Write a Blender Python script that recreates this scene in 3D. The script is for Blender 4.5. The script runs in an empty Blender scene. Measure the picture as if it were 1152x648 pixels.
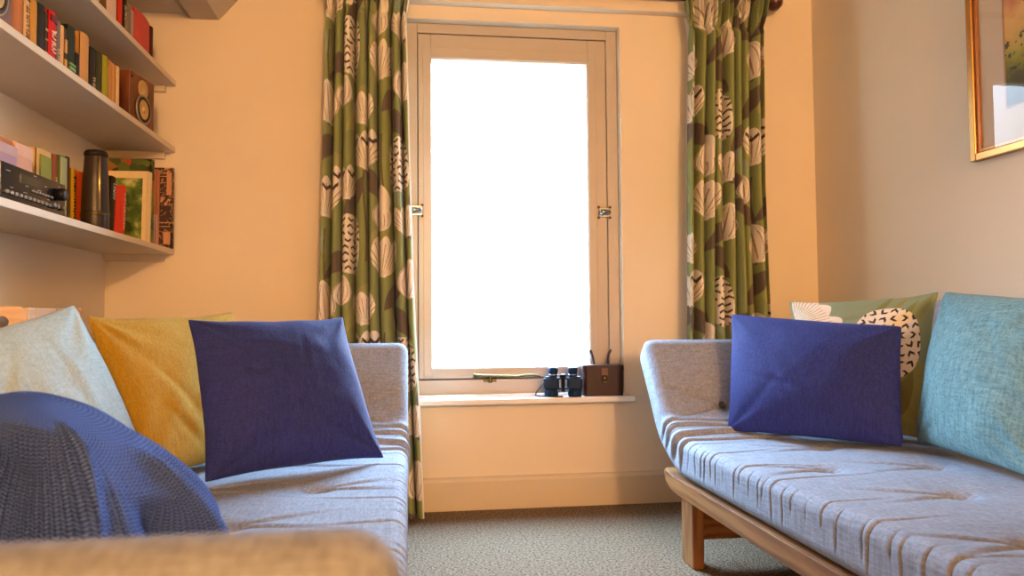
import bpy, bmesh, math, random
import numpy as np
from mathutils import Vector, Matrix
random.seed(7); RNG = np.random.RandomState(11)
C = bpy.context.scene.collection
SC = bpy.context.scene

# ------------------------------------------------------------------ camera
YAW, PITCH, ROLL = math.radians(7.65), math.radians(2.39), math.radians(-0.45)
cam_d = bpy.data.cameras.new('camera'); cam = bpy.data.objects.new('camera', cam_d); C.objects.link(cam)
cam_d.sensor_width = 36.0; cam_d.lens = 27.0; cam_d.clip_start = 0.02
fw = Vector((math.sin(YAW)*math.cos(PITCH), math.cos(YAW)*math.cos(PITCH), math.sin(PITCH)))
r0 = Vector((math.cos(YAW), -math.sin(YAW), 0)); u0 = r0.cross(fw)
rr = r0*math.cos(ROLL) + u0*math.sin(ROLL); uu = -r0*math.sin(ROLL) + u0*math.cos(ROLL)
m = Matrix((rr, uu, -fw)).transposed().to_4x4(); m.translation = (0, 0, 0.75)
cam.matrix_world = m
cam_d.dof.use_dof = True; cam_d.dof.focus_distance = 2.3; cam_d.dof.aperture_fstop = 4.5
SC.camera = cam

# ------------------------------------------------------------------ light, world, exposure
SC.view_settings.view_transform = 'Standard'; SC.view_settings.look = 'None'
SC.view_settings.gamma = 1.0; SC.view_settings.exposure = 0.0; SC.view_settings.use_curve_mapping = False
try: SC.cycles.use_denoising = True
except Exception: pass
W_ = bpy.data.worlds.new('overcast_sky'); SC.world = W_; W_.use_nodes = True
bg = W_.node_tree.nodes['Background']; bg.inputs[1].default_value = 100.0
wn = W_.node_tree.nodes; wl = W_.node_tree.links
w_tc = wn.new('ShaderNodeTexCoord'); w_sp = wn.new('ShaderNodeSeparateXYZ'); w_cr = wn.new('ShaderNodeValToRGB')   # overcast sky, brighter overhead than at the horizon
wl.new(w_tc.outputs['Generated'], w_sp.inputs[0]); w_mr = wn.new('ShaderNodeMapRange'); w_mr.inputs[1].default_value = -1.0
wl.new(w_sp.outputs['Z'], w_mr.inputs[0]); wl.new(w_mr.outputs[0], w_cr.inputs[0]); wl.new(w_cr.outputs[0], bg.inputs[0])
w_side = wn.new('ShaderNodeMapRange'); w_side.interpolation_type = 'SMOOTHSTEP'                                   # added dimming of the far-left sky, keeps daylight down on the right wall
for k_, v_ in ((1, -0.86), (2, -0.44), (3, 0.10), (4, 1.0)): w_side.inputs[k_].default_value = v_
wl.new(w_sp.outputs['X'], w_side.inputs[0]); w_mu = wn.new('ShaderNodeMath'); w_mu.operation = 'MULTIPLY'; w_mu.inputs[1].default_value = 138.0
wl.new(w_side.outputs[0], w_mu.inputs[0]); wl.new(w_mu.outputs[0], bg.inputs[1])
for i, (el, L, c) in enumerate(((-90, 0.02, (0.9, 1.0, 0.9)), (-8, 0.06, (0.95, 1.0, 1.0)), (0, 0.13, (0.85, 0.95, 1.0)), (12, 0.22, (0.75, 0.88, 1.0)), (24, 0.45, (0.50, 0.72, 1.0)), (40, 0.60, (0.45, 0.70, 1.0)), (90, 0.65, (0.42, 0.68, 1.0)))):
    e = w_cr.color_ramp.elements[i] if i < 2 else w_cr.color_ramp.elements.new(0.5+0.5*math.sin(math.radians(el)))
    e.position = 0.5+0.5*math.sin(math.radians(el)); e.color = (L*c[0], L*c[1], L*c[2], 1)
def area(name, loc, target, sx, sy, power, col, portal=False):
    d = bpy.data.lights.new(name, 'AREA'); d.shape = 'RECTANGLE'; d.size = sx; d.size_y = sy; d.energy = power; d.color = col
    if portal: d.cycles.is_portal = True
    o = bpy.data.objects.new(name, d); C.objects.link(o); o.location = loc
    o.rotation_euler = (Vector(target)-Vector(loc)).to_track_quat('-Z', 'Y').to_euler()
    return o
area('sky_portal', (0.42, 3.30, 1.20), (0.42, 0, 1.20), 0.86, 1.5, 1, (1, 1, 1), True)
pl = bpy.data.lights.new('ceiling_lamp_bulb', 'POINT'); pl.energy = 520; pl.color = (1.0, 0.555, 0.235); pl.shadow_soft_size = 0.10
po = bpy.data.objects.new('ceiling_lamp_bulb', pl); C.objects.link(po); po.location = (0.80, -3.80, 1.90)

# ------------------------------------------------------------------ material helpers
def srgb(r, g, b):
    f = lambda c: (c/12.92 if c <= 0.04045 else ((c+0.055)/1.055)**2.4)
    return (f(r/255), f(g/255), f(b/255), 1)
def newmat(name):
    mt = bpy.data.materials.new(name); mt.use_nodes = True
    nt = mt.node_tree; return mt, nt, nt.nodes['Principled BSDF']
def N(nt, t, **kw):
    n = nt.nodes.new(t)
    for k, v in kw.items(): setattr(n, k, v)
    return n
def setv(n, **kw):
    for k, v in kw.items(): n.inputs[k.replace('_', ' ')].default_value = v
def coords(nt, scale=(1, 1, 1), rot=(0, 0, 0), kind='Object'):
    tc = N(nt, 'ShaderNodeTexCoord'); mp = N(nt, 'ShaderNodeMapping')
    mp.inputs['Scale'].default_value = scale; mp.inputs['Rotation'].default_value = rot
    nt.links.new(tc.outputs[kind], mp.inputs['Vector']); return mp.outputs[0]
def mixcol(nt, fac, a, b, blend='MIX'):
    mx = N(nt, 'ShaderNodeMix', data_type='RGBA', blend_type=blend)
    for sock, val in ((mx.inputs[0], fac), (mx.inputs[6], a), (mx.inputs[7], b)):
        if hasattr(val, 'is_linked'): nt.links.new(val, sock)
        else: sock.default_value = val
    return mx.outputs[2]
def bump(nt, p, height, strength=0.3, dist=0.002):
    b = N(nt, 'ShaderNodeBump'); b.inputs['Strength'].default_value = strength; b.inputs['Distance'].default_value = dist
    nt.links.new(height, b.inputs['Height']); nt.links.new(b.outputs[0], p.inputs['Normal'])
def plain(name, col, rough=0.6, metal=0.0, noise=0.06, scale=30, bumpy=0.0, spec=0.5):
    mt, nt, p = newmat(name)
    nz = N(nt, 'ShaderNodeTexNoise'); nz.inputs['Scale'].default_value = scale; nz.inputs['Detail'].default_value = 4
    nt.links.new(coords(nt), nz.inputs['Vector'])
    c2 = tuple(max(0, c*(1-noise*3)) for c in col[:3]) + (1,)
    nt.links.new(mixcol(nt, nz.outputs[0], col, c2), p.inputs['Base Color'])
    setv(p, Roughness=rough, Metallic=metal); p.inputs['Specular IOR Level'].default_value = spec
    if bumpy: bump(nt, p, nz.outputs[0], bumpy, 0.003)
    return mt
def fabric(name, col, col2, thread=900, slub=0.5, bstr=0.35, rough=0.9, sheen=0.0, kind='Object', big=0.0):
    mt, nt, p = newmat(name)
    outs = []
    for sc in ((thread*0.07, thread, thread), (thread, thread*0.07, thread*0.5), (thread*0.4, thread*0.4, thread*0.05)):
        nz = N(nt, 'ShaderNodeTexNoise'); nz.inputs['Scale'].default_value = 1.0; nz.inputs['Detail'].default_value = 2
        nt.links.new(coords(nt, sc, kind=kind), nz.inputs['Vector']); outs.append(nz.outputs[0])
    a = N(nt, 'ShaderNodeMath', operation='ADD'); nt.links.new(outs[0], a.inputs[0]); nt.links.new(outs[1], a.inputs[1])
    a2 = N(nt, 'ShaderNodeMath', operation='ADD'); nt.links.new(a.outputs[0], a2.inputs[0]); nt.links.new(outs[2], a2.inputs[1])
    mr = N(nt, 'ShaderNodeMapRange'); nt.links.new(a2.outputs[0], mr.inputs[0])
    mr.inputs[1].default_value = 1.5-slub; mr.inputs[2].default_value = 1.5+slub
    base = mixcol(nt, mr.outputs[0], col2, col)
    if big:
        bn = N(nt, 'ShaderNodeTexNoise'); bn.inputs['Scale'].default_value = 9; bn.inputs['Detail'].default_value = 3
        nt.links.new(coords(nt, kind=kind), bn.inputs['Vector'])
        base = mixcol(nt, bn.outputs[0], base, mixcol(nt, big, base, (1, 1, 1, 1), 'MIX'))
    nt.links.new(base, p.inputs['Base Color'])
    setv(p, Roughness=rough); p.inputs['Sheen Weight'].default_value = sheen; p.inputs['Specular IOR Level'].default_value = 0.2
    bump(nt, p, a2.outputs[0], bstr, 0.0015)
    return mt
def wood(name, c1, c2, scale=(3, 40, 40), rough=0.45, bstr=0.1):
    mt, nt, p = newmat(name)
    v = coords(nt, scale)
    nz = N(nt, 'ShaderNodeTexNoise'); nz.inputs['Scale'].default_value = 1.3; nz.inputs['Detail'].default_value = 6; nz.inputs['Distortion'].default_value = 1.2
    nt.links.new(v, nz.inputs['Vector'])
    wv = N(nt, 'ShaderNodeTexWave'); wv.inputs['Scale'].default_value = 0.45; wv.inputs['Distortion'].default_value = 7; wv.inputs['Detail'].default_value = 4; wv.inputs['Detail Scale'].default_value = 2.2
    wv.bands_direction = 'Z'; nt.links.new(v, wv.inputs['Vector'])
    mm = N(nt, 'ShaderNodeMath', operation='MULTIPLY'); nt.links.new(nz.outputs[0], mm.inputs[0]); nt.links.new(wv.outputs[1], mm.inputs[1])
    mr = N(nt, 'ShaderNodeMapRange'); nt.links.new(mm.outputs[0], mr.inputs[0]); mr.inputs[2].default_value = 0.6
    nt.links.new(mixcol(nt, mr.outputs[0], c1, c2), p.inputs['Base Color'])
    setv(p, Roughness=rough); bump(nt, p, mm.outputs[0], bstr, 0.001)
    return mt
def vcol(name, rough=0.9, sheen=0.1, thread=1400):
    mt, nt, p = newmat(name)
    at = N(nt, 'ShaderNodeAttribute'); at.attribute_name = 'print'
    nt.links.new(at.outputs['Color'], p.inputs['Base Color']); setv(p, Roughness=rough)
    p.inputs['Specular IOR Level'].default_value = 0.15; p.inputs['Sheen Weight'].default_value = sheen
    nz = N(nt, 'ShaderNodeTexNoise'); nz.inputs['Scale'].default_value = thread; nt.links.new(coords(nt), nz.inputs['Vector'])
    bump(nt, p, nz.outputs[0], 0.15, 0.001)
    return mt

M = {}
def wall_mat(name, col):
    mt, nt, p = newmat(name)
    nz = N(nt, 'ShaderNodeTexNoise'); nz.inputs['Scale'].default_value = 3.5; nz.inputs['Detail'].default_value = 5
    fn = N(nt, 'ShaderNodeTexNoise'); fn.inputs['Scale'].default_value = 160; fn.inputs['Detail'].default_value = 4
    v = coords(nt); nt.links.new(v, nz.inputs['Vector']); nt.links.new(v, fn.inputs['Vector'])
    nt.links.new(mixcol(nt, nz.outputs[0], col, tuple(c*0.94 for c in col[:3])+(1,)), p.inputs['Base Color'])
    setv(p, Roughness=0.92); p.inputs['Specular IOR Level'].default_value = 0.2
    bump(nt, p, fn.outputs[0], 0.12, 0.002)
    return mt
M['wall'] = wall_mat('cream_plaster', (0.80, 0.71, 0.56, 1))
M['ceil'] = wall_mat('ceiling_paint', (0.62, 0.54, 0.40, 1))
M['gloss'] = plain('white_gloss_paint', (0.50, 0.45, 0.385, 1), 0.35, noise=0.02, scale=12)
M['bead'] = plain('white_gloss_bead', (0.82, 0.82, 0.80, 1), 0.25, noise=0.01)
M['shelf'] = plain('cream_shelf_paint', (0.74, 0.62, 0.45, 1), 0.5, noise=0.03, scale=14)
M['gap'] = plain('dark_gap', (0.10, 0.06, 0.04, 1), 0.9)
mt, nt, p = newmat('beige_carpet')
v = coords(nt)
n1 = N(nt, 'ShaderNodeTexNoise'); n1.inputs['Scale'].default_value = 120; n1.inputs['Detail'].default_value = 3
n2 = N(nt, 'ShaderNodeTexNoise'); n2.inputs['Scale'].default_value = 45; n2.inputs['Detail'].default_value = 4
n3 = N(nt, 'ShaderNodeTexVoronoi'); n3.inputs['Scale'].default_value = 190
for n_ in (n1, n2, n3): nt.links.new(v, n_.inputs['Vector'])
cr = N(nt, 'ShaderNodeValToRGB'); nt.links.new(n1.outputs[0], cr.inputs[0])
cr.color_ramp.elements[0].position = 0.32; cr.color_ramp.elements[0].color = (0.065, 0.044, 0.028, 1)
cr.color_ramp.elements[1].position = 0.68; cr.color_ramp.elements[1].color = (0.42, 0.30, 0.195, 1)
hf = N(nt, 'ShaderNodeMath', operation='MULTIPLY'); nt.links.new(n2.outputs[0], hf.inputs[0]); hf.inputs[1].default_value = 0.6
nt.links.new(mixcol(nt, hf.outputs[0], cr.outputs[0], (0.18, 0.125, 0.079, 1)), p.inputs['Base Color'])
setv(p, Roughness=1.0); p.inputs['Specular IOR Level'].default_value = 0.05
ad = N(nt, 'ShaderNodeMath', operation='ADD'); nt.links.new(n1.outputs[0], ad.inputs[0]); nt.links.new(n3.outputs['Distance'], ad.inputs[1])
bump(nt, p, ad.outputs[0], 0.9, 0.006); M['carpet'] = mt
M['linen'] = fabric('grey_linen_cover', (0.325, 0.365, 0.445, 1), (0.20, 0.215, 0.25, 1), thread=330, slub=0.36)
M['navy'] = fabric('navy_cotton', (0.030, 0.046, 0.25, 1), (0.014, 0.019, 0.10, 1), thread=420, sheen=0.05, rough=0.75)
M['yellow'] = fabric('mustard_cotton', (0.44, 0.27, 0.018, 1), (0.31, 0.17, 0.010, 1), thread=380, sheen=0.05)
M['mint'] = fabric('pale_mint_linen', (0.43, 0.56, 0.57, 1), (0.29, 0.39, 0.40, 1), thread=330, sheen=0.05)
M['teal'] = fabric('teal_linen', (0.20, 0.345, 0.355, 1), (0.085, 0.175, 0.19, 1), thread=280, slub=0.38, sheen=0.05)
M['greycush'] = fabric('blue_grey_linen', (0.42, 0.42, 0.50, 1), (0.3, 0.3, 0.36, 1), thread=700)
M['oak'] = wood('oiled_oak', (0.33, 0.145, 0.043, 1), (0.17, 0.062, 0.017, 1), scale=(9, 2.0, 22))
M['oak_up'] = wood('oiled_oak_upright', (0.33, 0.145, 0.043, 1), (0.17, 0.062, 0.017, 1), scale=(26, 26, 2.2))
M['pine'] = wood('pale_plywood', (0.80, 0.60, 0.42, 1), (0.70, 0.50, 0.34, 1), scale=(6, 3, 30))
M['print'] = vcol('printed_curtain_cotton')
M['lining'] = fabric('cream_lining', (0.80, 0.80, 0.74, 1), (0.7, 0.7, 0.64, 1), thread=900)
M['darkwood'] = wood('mahogany', (0.085, 0.022, 0.010, 1), (0.04, 0.010, 0.006, 1), rough=0.3)
M['brass'] = plain('aged_brass', (0.17, 0.135, 0.055, 1), 0.42, 1.0, 0.12, 60)
M['brightbrass'] = plain('polished_brass', (0.80, 0.55, 0.20, 1), 0.3, 1.0, 0.05, 60)
M['chrome'] = plain('chrome', (0.34, 0.37, 0.40, 1), 0.25, 1.0, 0.05, 60)
M['steel_dark'] = plain('dark_screw', (0.065, 0.044, 0.028, 1), 0.4, 0.8)
M['black'] = plain('black_plastic', (0.012, 0.012, 0.012, 1), 0.45, noise=0.1, spec=0.25)
M['blacksheen'] = plain('black_gloss', (0.010, 0.010, 0.010, 1), 0.15, noise=0.05)
M['print_white'] = plain('white_print', (0.42, 0.39, 0.34, 1), 0.5)
M['bino'] = plain('blue_black_leatherette', (0.004, 0.026, 0.075, 1), 0.5, noise=0.1, scale=300, bumpy=0.1, spec=0.2)
M['leather'] = plain('brown_leather', (0.040, 0.012, 0.009, 1), 0.45, noise=0.12, scale=90, bumpy=0.2, spec=0.35)
M['telleather'] = plain('dark_leather_wrap', (0.034, 0.018, 0.010, 1), 0.38, noise=0.12, scale=140, bumpy=0.25)
M['page'] = plain('book_pages', (0.74, 0.62, 0.42, 1), 0.85, noise=0.08, scale=200)
M['gold'] = plain('gilt_wood', (0.50, 0.27, 0.085, 1), 0.32, 0.85, 0.08, 40)
M['mat'] = plain('beige_mount_card', (0.60, 0.51, 0.40, 1), 0.9, noise=0.02)
M['cherry'] = wood('cherry_veneer', (0.20, 0.055, 0.018, 1), (0.10, 0.024, 0.008, 1), scale=(30, 30, 4))
M['cone'] = plain('amber_cone', (0.60, 0.40, 0.14, 1), 0.38, 0.1, 0.03)
M['rubber'] = plain('rubber_surround', (0.02, 0.017, 0.015, 1), 0.6)
M['ring'] = plain('grey_ring', (0.42, 0.36, 0.28, 1), 0.35, 0.6)
def bookmat(i, col): return plain('book_cover_%d' % i, srgb(*col), 0.6, noise=0.05, scale=60, spec=0.2)
# thin window and picture glass
mt, nt, p = newmat('clear_glass')
tr = N(nt, 'ShaderNodeBsdfTransparent'); gl = N(nt, 'ShaderNodeBsdfGlossy'); gl.inputs['Roughness'].default_value = 0.0
fr = N(nt, 'ShaderNodeFresnel'); fr.inputs['IOR'].default_value = 1.45; mx = N(nt, 'ShaderNodeMixShader')
ge = N(nt, 'ShaderNodeNewGeometry'); fm = N(nt, 'ShaderNodeMath', operation='SUBTRACT', use_clamp=True)
nt.links.new(fr.outputs[0], fm.inputs[0]); nt.links.new(ge.outputs['Backfacing'], fm.inputs[1])   # the inner face adds no reflection of its own
nt.links.new(fm.outputs[0], mx.inputs[0]); nt.links.new(tr.outputs[0], mx.inputs[1]); nt.links.new(gl.outputs[0], mx.inputs[2])
nt.links.new(mx.outputs[0], nt.nodes['Material Output'].inputs['Surface']); M['glass'] = mt

# ------------------------------------------------------------------ geometry helpers
def link(name, me, mat=None, parent=None, smooth=False):
    o = bpy.data.objects.new(name, me); C.objects.link(o)
    if mat is not None:
        for k in (mat if isinstance(mat, (list, tuple)) else [mat]): me.materials.append(k)
    if smooth: me.polygons.foreach_set('use_smooth', [True]*len(me.polygons))
    if parent is not None: o.parent = parent
    return o
def obj(name, bm, mat=None, parent=None, smooth=False, origin=None):
    me = bpy.data.meshes.new(name); bm.normal_update(); bm.to_mesh(me); bm.free()
    return link(name, me, mat, parent, smooth)
def thing(name, label, cat, loc=(0, 0, 0), group=None):
    o = bpy.data.objects.new(name, None); C.objects.link(o); o.empty_display_size = 0.05; o.location = loc
    o['label'] = label; o['category'] = cat
    if group: o['group'] = group
    return o
def tag(o, label, cat, group=None):
    o['label'] = label; o['category'] = cat
    if group: o['group'] = group
    return o
def struct(o): o['kind'] = 'structure'; return o
def box(bm, lo, hi, bev=0.0, seg=2, mi=0):
    lo, hi = Vector(lo), Vector(hi); c, s = (lo+hi)/2, hi-lo
    r = bmesh.ops.create_cube(bm, size=1.0, matrix=Matrix.Translation(c) @ Matrix.Diagonal((abs(s.x), abs(s.y), abs(s.z), 1)))
    fs = set(f for v in r['verts'] for f in v.link_faces)
    for f in fs: f.material_index = mi
    if bev:
        es = list({e for v in r['verts'] for e in v.link_edges})
        bmesh.ops.bevel(bm, geom=es, offset=bev, segments=seg, profile=0.5, affect='EDGES')
    return bm
def BX(*a, **k): return box(bmesh.new(), *a, **k)
def lathe(bm, prof, center=(0, 0, 0), axis='Z', n=32, mi=0):
    rings = []
    for r, h in prof:
        ring = []
        for i in range(n):
            a = 2*math.pi*i/n; x, y = r*math.cos(a), r*math.sin(a)
            p_ = {'Z': (x, y, h), 'X': (h, x, y), 'Y': (y, h, x)}[axis]
            ring.append(bm.verts.new(Vector(center)+Vector(p_)))
        rings.append(ring)
    for a, b in zip(rings, rings[1:]):
        for i in range(n):
            f = bm.faces.new((a[i], a[(i+1) % n], b[(i+1) % n], b[i])); f.material_index = mi; f.smooth = True
    for ring, flip in ((rings[0], True), (rings[-1], False)):
        f = bm.faces.new(ring[::-1] if flip else ring); f.material_index = mi
    return bm
def tube(bm, pts, r, n=10, mi=0):
    pts = [Vector(p) for p in pts]; rings = []
    rad = r if isinstance(r, (list, tuple)) else [r]*len(pts)
    prev = None
    for i, p_ in enumerate(pts):
        t = (pts[min(i+1, len(pts)-1)] - pts[max(i-1, 0)]).normalized()
        ref = prev if prev is not None else (Vector((0, 0, 1)) if abs(t.z) < 0.9 else Vector((1, 0, 0)))
        a = t.cross(ref); a = a.normalized() if a.length > 1e-6 else t.orthogonal().normalized()
        b = t.cross(a).normalized(); prev = -b if False else a.cross(t)
        rings.append([bm.verts.new(p_ + (a*math.cos(2*math.pi*k/n)+b*math.sin(2*math.pi*k/n))*rad[i]) for k in range(n)])
    for a, b in zip(rings, rings[1:]):
        for i in range(n):
            f = bm.faces.new((a[i], a[(i+1) % n], b[(i+1) % n], b[i])); f.smooth = True; f.material_index = mi
    bm.faces.new(rings[0][::-1]); bm.faces.new(rings[-1])
    bmesh.ops.recalc_face_normals(bm, faces=bm.faces)
    return bm
def gridmesh(name, P, mat, parent=None, wrap=False, col=None, flip=False, smooth=True, uv=None):
    """P: (n, m, 3) array -> quad mesh."""
    n, mm = P.shape[:2]
    idx = np.arange(n*mm).reshape(n, mm)
    if wrap: idx = np.concatenate([idx, idx[:, :1]], 1)
    a, b, c, d = idx[:-1, :-1], idx[:-1, 1:], idx[1:, 1:], idx[1:, :-1]
    q = np.stack([a, b, c, d] if not flip else [a, d, c, b], -1).reshape(-1, 4)
    me = bpy.data.meshes.new(name)
    me.vertices.add(n*mm); me.vertices.foreach_set('co', P.reshape(-1).astype(np.float32))
    me.loops.add(q.size); me.loops.foreach_set('vertex_index', q.reshape(-1).astype(np.int32))
    me.polygons.add(len(q)); me.polygons.foreach_set('loop_start', np.arange(0, q.size, 4, dtype=np.int32))
    me.update(calc_edges=True); me.validate()
    if col is not None:
        at = me.color_attributes.new('print', 'FLOAT_COLOR', 'POINT')
        at.data.foreach_set('color', np.concatenate([col.reshape(-1, 3), np.ones((n*mm, 1))], 1).reshape(-1).astype(np.float32))
    if uv is not None:
        ul = me.uv_layers.new(name='UVMap')
        ul.data.foreach_set('uv', uv.reshape(-1, 2)[q.reshape(-1)].reshape(-1).astype(np.float32))
    return link(name, me, mat, parent, smooth)
def sstep(a, b, x):
    t = np.clip((x-a)/(b-a), 0, 1); return t*t*(3-2*t)
_G = RNG.rand(64, 64)
def vnoise(x, y):
    xi, yi = np.floor(x).astype(int), np.floor(y).astype(int); fx, fy = x-xi, y-yi
    fx, fy = fx*fx*(3-2*fx), fy*fy*(3-2*fy)
    g = lambda a, b: _G[a % 64, b % 64]
    return (g(xi, yi)*(1-fx)+g(xi+1, yi)*fx)*(1-fy)+(g(xi, yi+1)*(1-fx)+g(xi+1, yi+1)*fx)*fy - 0.5

# ------------------------------------------------------------------ room shell
XL, XR, YB, YF, CZ = -1.14, 1.735, 3.08, -4.6, 2.36
struct(obj('floor', BX((XL-0.1, YF-0.1, -0.08), (XR+0.1, YB+0.25, 0.0)), M['carpet']))
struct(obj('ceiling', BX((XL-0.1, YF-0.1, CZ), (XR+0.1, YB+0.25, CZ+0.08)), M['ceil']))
struct(obj('wall_left', BX((XL-0.1, YF-0.1, 0), (XL, YB+0.25, CZ)), M['wall']))
struct(obj('wall_right', BX((XR, YF-0.1, 0), (XR+0.1, YB+0.25, CZ)), M['wall']))
struct(obj('wall_front', BX((XL, YF-0.1, 0), (XR, YF, CZ)), M['wall']))
# back wall with window opening
OX0, OX1, OZ0, OZ1 = -0.012, 0.876, 0.42, 1.972
bm = bmesh.new()
box(bm, (XL, YB, 0), (OX0, YB+0.25, CZ)); box(bm, (OX1, YB, 0), (XR, YB+0.25, CZ))
box(bm, (OX0, YB, 0), (OX1, YB+0.25, OZ0)); box(bm, (OX0, YB, OZ1), (OX1, YB+0.25, CZ))
struct(obj('wall_back', bm, M['wall']))
def skirting(name, prof, a, b):
    bm = bmesh.new(); A = [bm.verts.new(a+Vector(v)) for v in prof]; B = [bm.verts.new(b+Vector(v)) for v in prof]
    k = len(prof)
    for i in range(k): bm.faces.new((A[i], A[(i+1) % k], B[(i+1) % k], B[i]))
    bm.faces.new(A[::-1]); bm.faces.new(B); bmesh.ops.recalc_face_normals(bm, faces=bm.faces)
    return struct(obj(name, bm, M['skirt']))
M['skirt'] = plain('cream_skirting_paint', (0.64, 0.56, 0.42, 1), 0.5, noise=0.02)
pb = [(0, 0, 0), (0, -0.018, 0), (0, -0.018, 0.112), (0, -0.014, 0.122), (0, -0.007, 0.127), (0, 0, 0.129)]
skirting('baseboard_back', pb, Vector((XL, YB, 0)), Vector((XR, YB, 0)))
skirting('baseboard_left', [(y*-1, 0, z) for _, y, z in pb], Vector((XL, YF, 0)), Vector((XL, YB-0.018, 0)))
skirting('baseboard_right', [(y, 0, z) for _, y, z in pb], Vector((XR, YF, 0)), Vector((XR, YB-0.018, 0)))
# curtain batten over the window and boxed soffit over the shelves
struct(obj('trim_1', BX((-0.36, YB-0.045, 2.028), (1.46, YB, 2.09), 0.003), M['wall']))
bm = bmesh.new()
pr = [(XL, 1.948), (-0.862, 1.948), (-0.858, 1.962), (-0.838, 1.962), (-0.834, 1.930), (-0.733, 1.930), (-0.36, CZ), (XL, CZ)]
A = [bm.verts.new((x, 0.2, z)) for x, z in pr]; B = [bm.verts.new((x, YB, z)) for x, z in pr]
for i in range(len(pr)): bm.faces.new((A[i], A[(i+1) % len(pr)], B[(i+1) % len(pr)], B[i]))
bm.faces.new(A[::-1]); bm.faces.new(B); bmesh.ops.recalc_face_normals(bm, faces=bm.faces)
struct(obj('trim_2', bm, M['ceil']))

# ------------------------------------------------------------------ window
win = bpy.data.objects.new('window_1', None); C.objects.link(win); win.location = (0, 0, 0); struct(win)
FY = 3.125                                    # face of the fixed frame, set back in the reveal
def ring4(bm, x0, x1, z0, z1, wl, wr, wb, wt, y0, y1, bev=0.003):
    box(bm, (x0, y0, z0), (x0+wl, y1, z1), bev); box(bm, (x1-wr, y0, z0), (x1, y1, z1), bev)
    box(bm, (x0+wl, y0, z0), (x1-wr, y1, z0+wb), bev); box(bm, (x0+wl, y0, z1-wt), (x1-wr, y1, z1), bev)
bm = bmesh.new(); ring4(bm, OX0+0.001, OX1-0.001, OZ0+0.03, OZ1-0.001, 0.047, 0.047, 0.06, 0.040, FY, FY+0.07, 0.003)
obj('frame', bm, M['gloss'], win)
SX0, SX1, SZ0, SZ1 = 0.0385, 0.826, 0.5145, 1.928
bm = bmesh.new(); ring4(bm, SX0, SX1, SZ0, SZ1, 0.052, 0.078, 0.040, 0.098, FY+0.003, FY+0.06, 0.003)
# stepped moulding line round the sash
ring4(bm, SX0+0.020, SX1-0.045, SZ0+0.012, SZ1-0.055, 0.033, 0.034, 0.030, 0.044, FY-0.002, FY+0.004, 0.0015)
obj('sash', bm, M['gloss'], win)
bm = bmesh.new(); ring4(bm, SX0-0.012, SX1+0.012, SZ0-0.012, SZ1+0.012, 0.03, 0.03, 0.03, 0.03, FY+0.061, FY+0.0695, 0)
obj('gap_backing', bm, M['gap'], win)  # added ring, blocks light leaking through the sash gap, painted dark as its shade
GX0, GX1, GZ0, GZ1 = SX0+0.052, SX1-0.078, SZ0+0.040, SZ1-0.098
bm = bmesh.new(); ring4(bm, GX0-0.002, GX1+0.002, GZ0-0.002, GZ1+0.002, 0.006, 0.008, 0.008, 0.008, FY+0.006, FY+0.05, 0.001)
obj('glazing_bead', bm, M['bead'], win)
obj('glass', BX((GX0, FY+0.030, GZ0), (GX1, FY+0.034, GZ1)), M['glass'], win)
bm = bmesh.new(); box(bm, (0.02, 3.012, 0.418), (0.905, YB, 0.442), 0.006, 3); box(bm, (OX0+0.001, YB-0.002, 0.421), (OX1-0.001, FY+0.03, 0.452), 0.003)
sl = obj('sill', bm, M['bead'], win)
# casement stay
st = obj('stay_arm', tube(bmesh.new(), [(0.262, FY-0.022, 0.527), (0.30, FY-0.022, 0.525), (0.44, FY-0.024, 0.521), (0.468, FY-0.024, 0.526), (0.50, FY-0.026, 0.526), (0.532, FY-0.026, 0.520)],
         [0.008, 0.0065, 0.0055, 0.005, 0.004, 0.003]), M['brass'], win); st['label'] = 'aged brass casement stay along the bottom rail'
bm = bmesh.new(); lathe(bm, [(0.002, -0.005), (0.009, -0.004), (0.011, 0.0), (0.009, 0.004), (0.002, 0.005)], (0.262, FY-0.022, 0.527), 'X', 16)
box(bm, (0.258, FY-0.018, 0.518), (0.300, FY, 0.530), 0.002); obj('hinge_knuckle', bm, M['brass'], st)
bm = bmesh.new(); box(bm, (0.300, FY-0.008, 0.500), (0.352, FY+0.001, 0.512), 0.002); lathe(bm, [(0.008, 0), (0.010, 0.006), (0.005, 0.014), (0.008, 0.02), (0.001, 0.022)], (0.325, FY-0.026, 0.498), 'Z', 16)
obj('pin', bm, M['brass'], st)
def lock(x, z, flip):
    s = -1 if flip else 1
    l = obj('window_lock', BX((x-0.024*1, FY-0.006, z-0.020), (x+0.024, FY+0.002, z+0.020), 0.002), M['chrome'], win)
    l['label'] = 'chrome window lock on the ' + ('left' if flip else 'right') + ' stile'
    obj('lock_barrel', lathe(bmesh.new(), [(0.004, -0.024), (0.011, -0.022), (0.013, -0.006), (0.011, 0.0), (0.011, 0.020), (0.006, 0.024)], (x, FY-0.018, z), 'X', 20), M['chrome'], l)
    obj('keyhole', lathe(bmesh.new(), [(0.005, -0.0008), (0.005, 0.0008)], (x-s*0.0245, FY-0.018, z), 'X', 14), M['steel_dark'], l)
    bm = bmesh.new()
    for dx in (-0.027, 0.027):
        for dz in (-0.020, 0.020): lathe(bm, [(0.005, -0.004), (0.006, 0.0), (0.005, 0.003)], (x+dx*0.9, FY-0.005, z+dz*1.1), 'Y', 10)
    obj('screws', bm, M['steel_dark'], l)
lock(0.030, 1.197, True); lock(0.812, 1.197, False)

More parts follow.
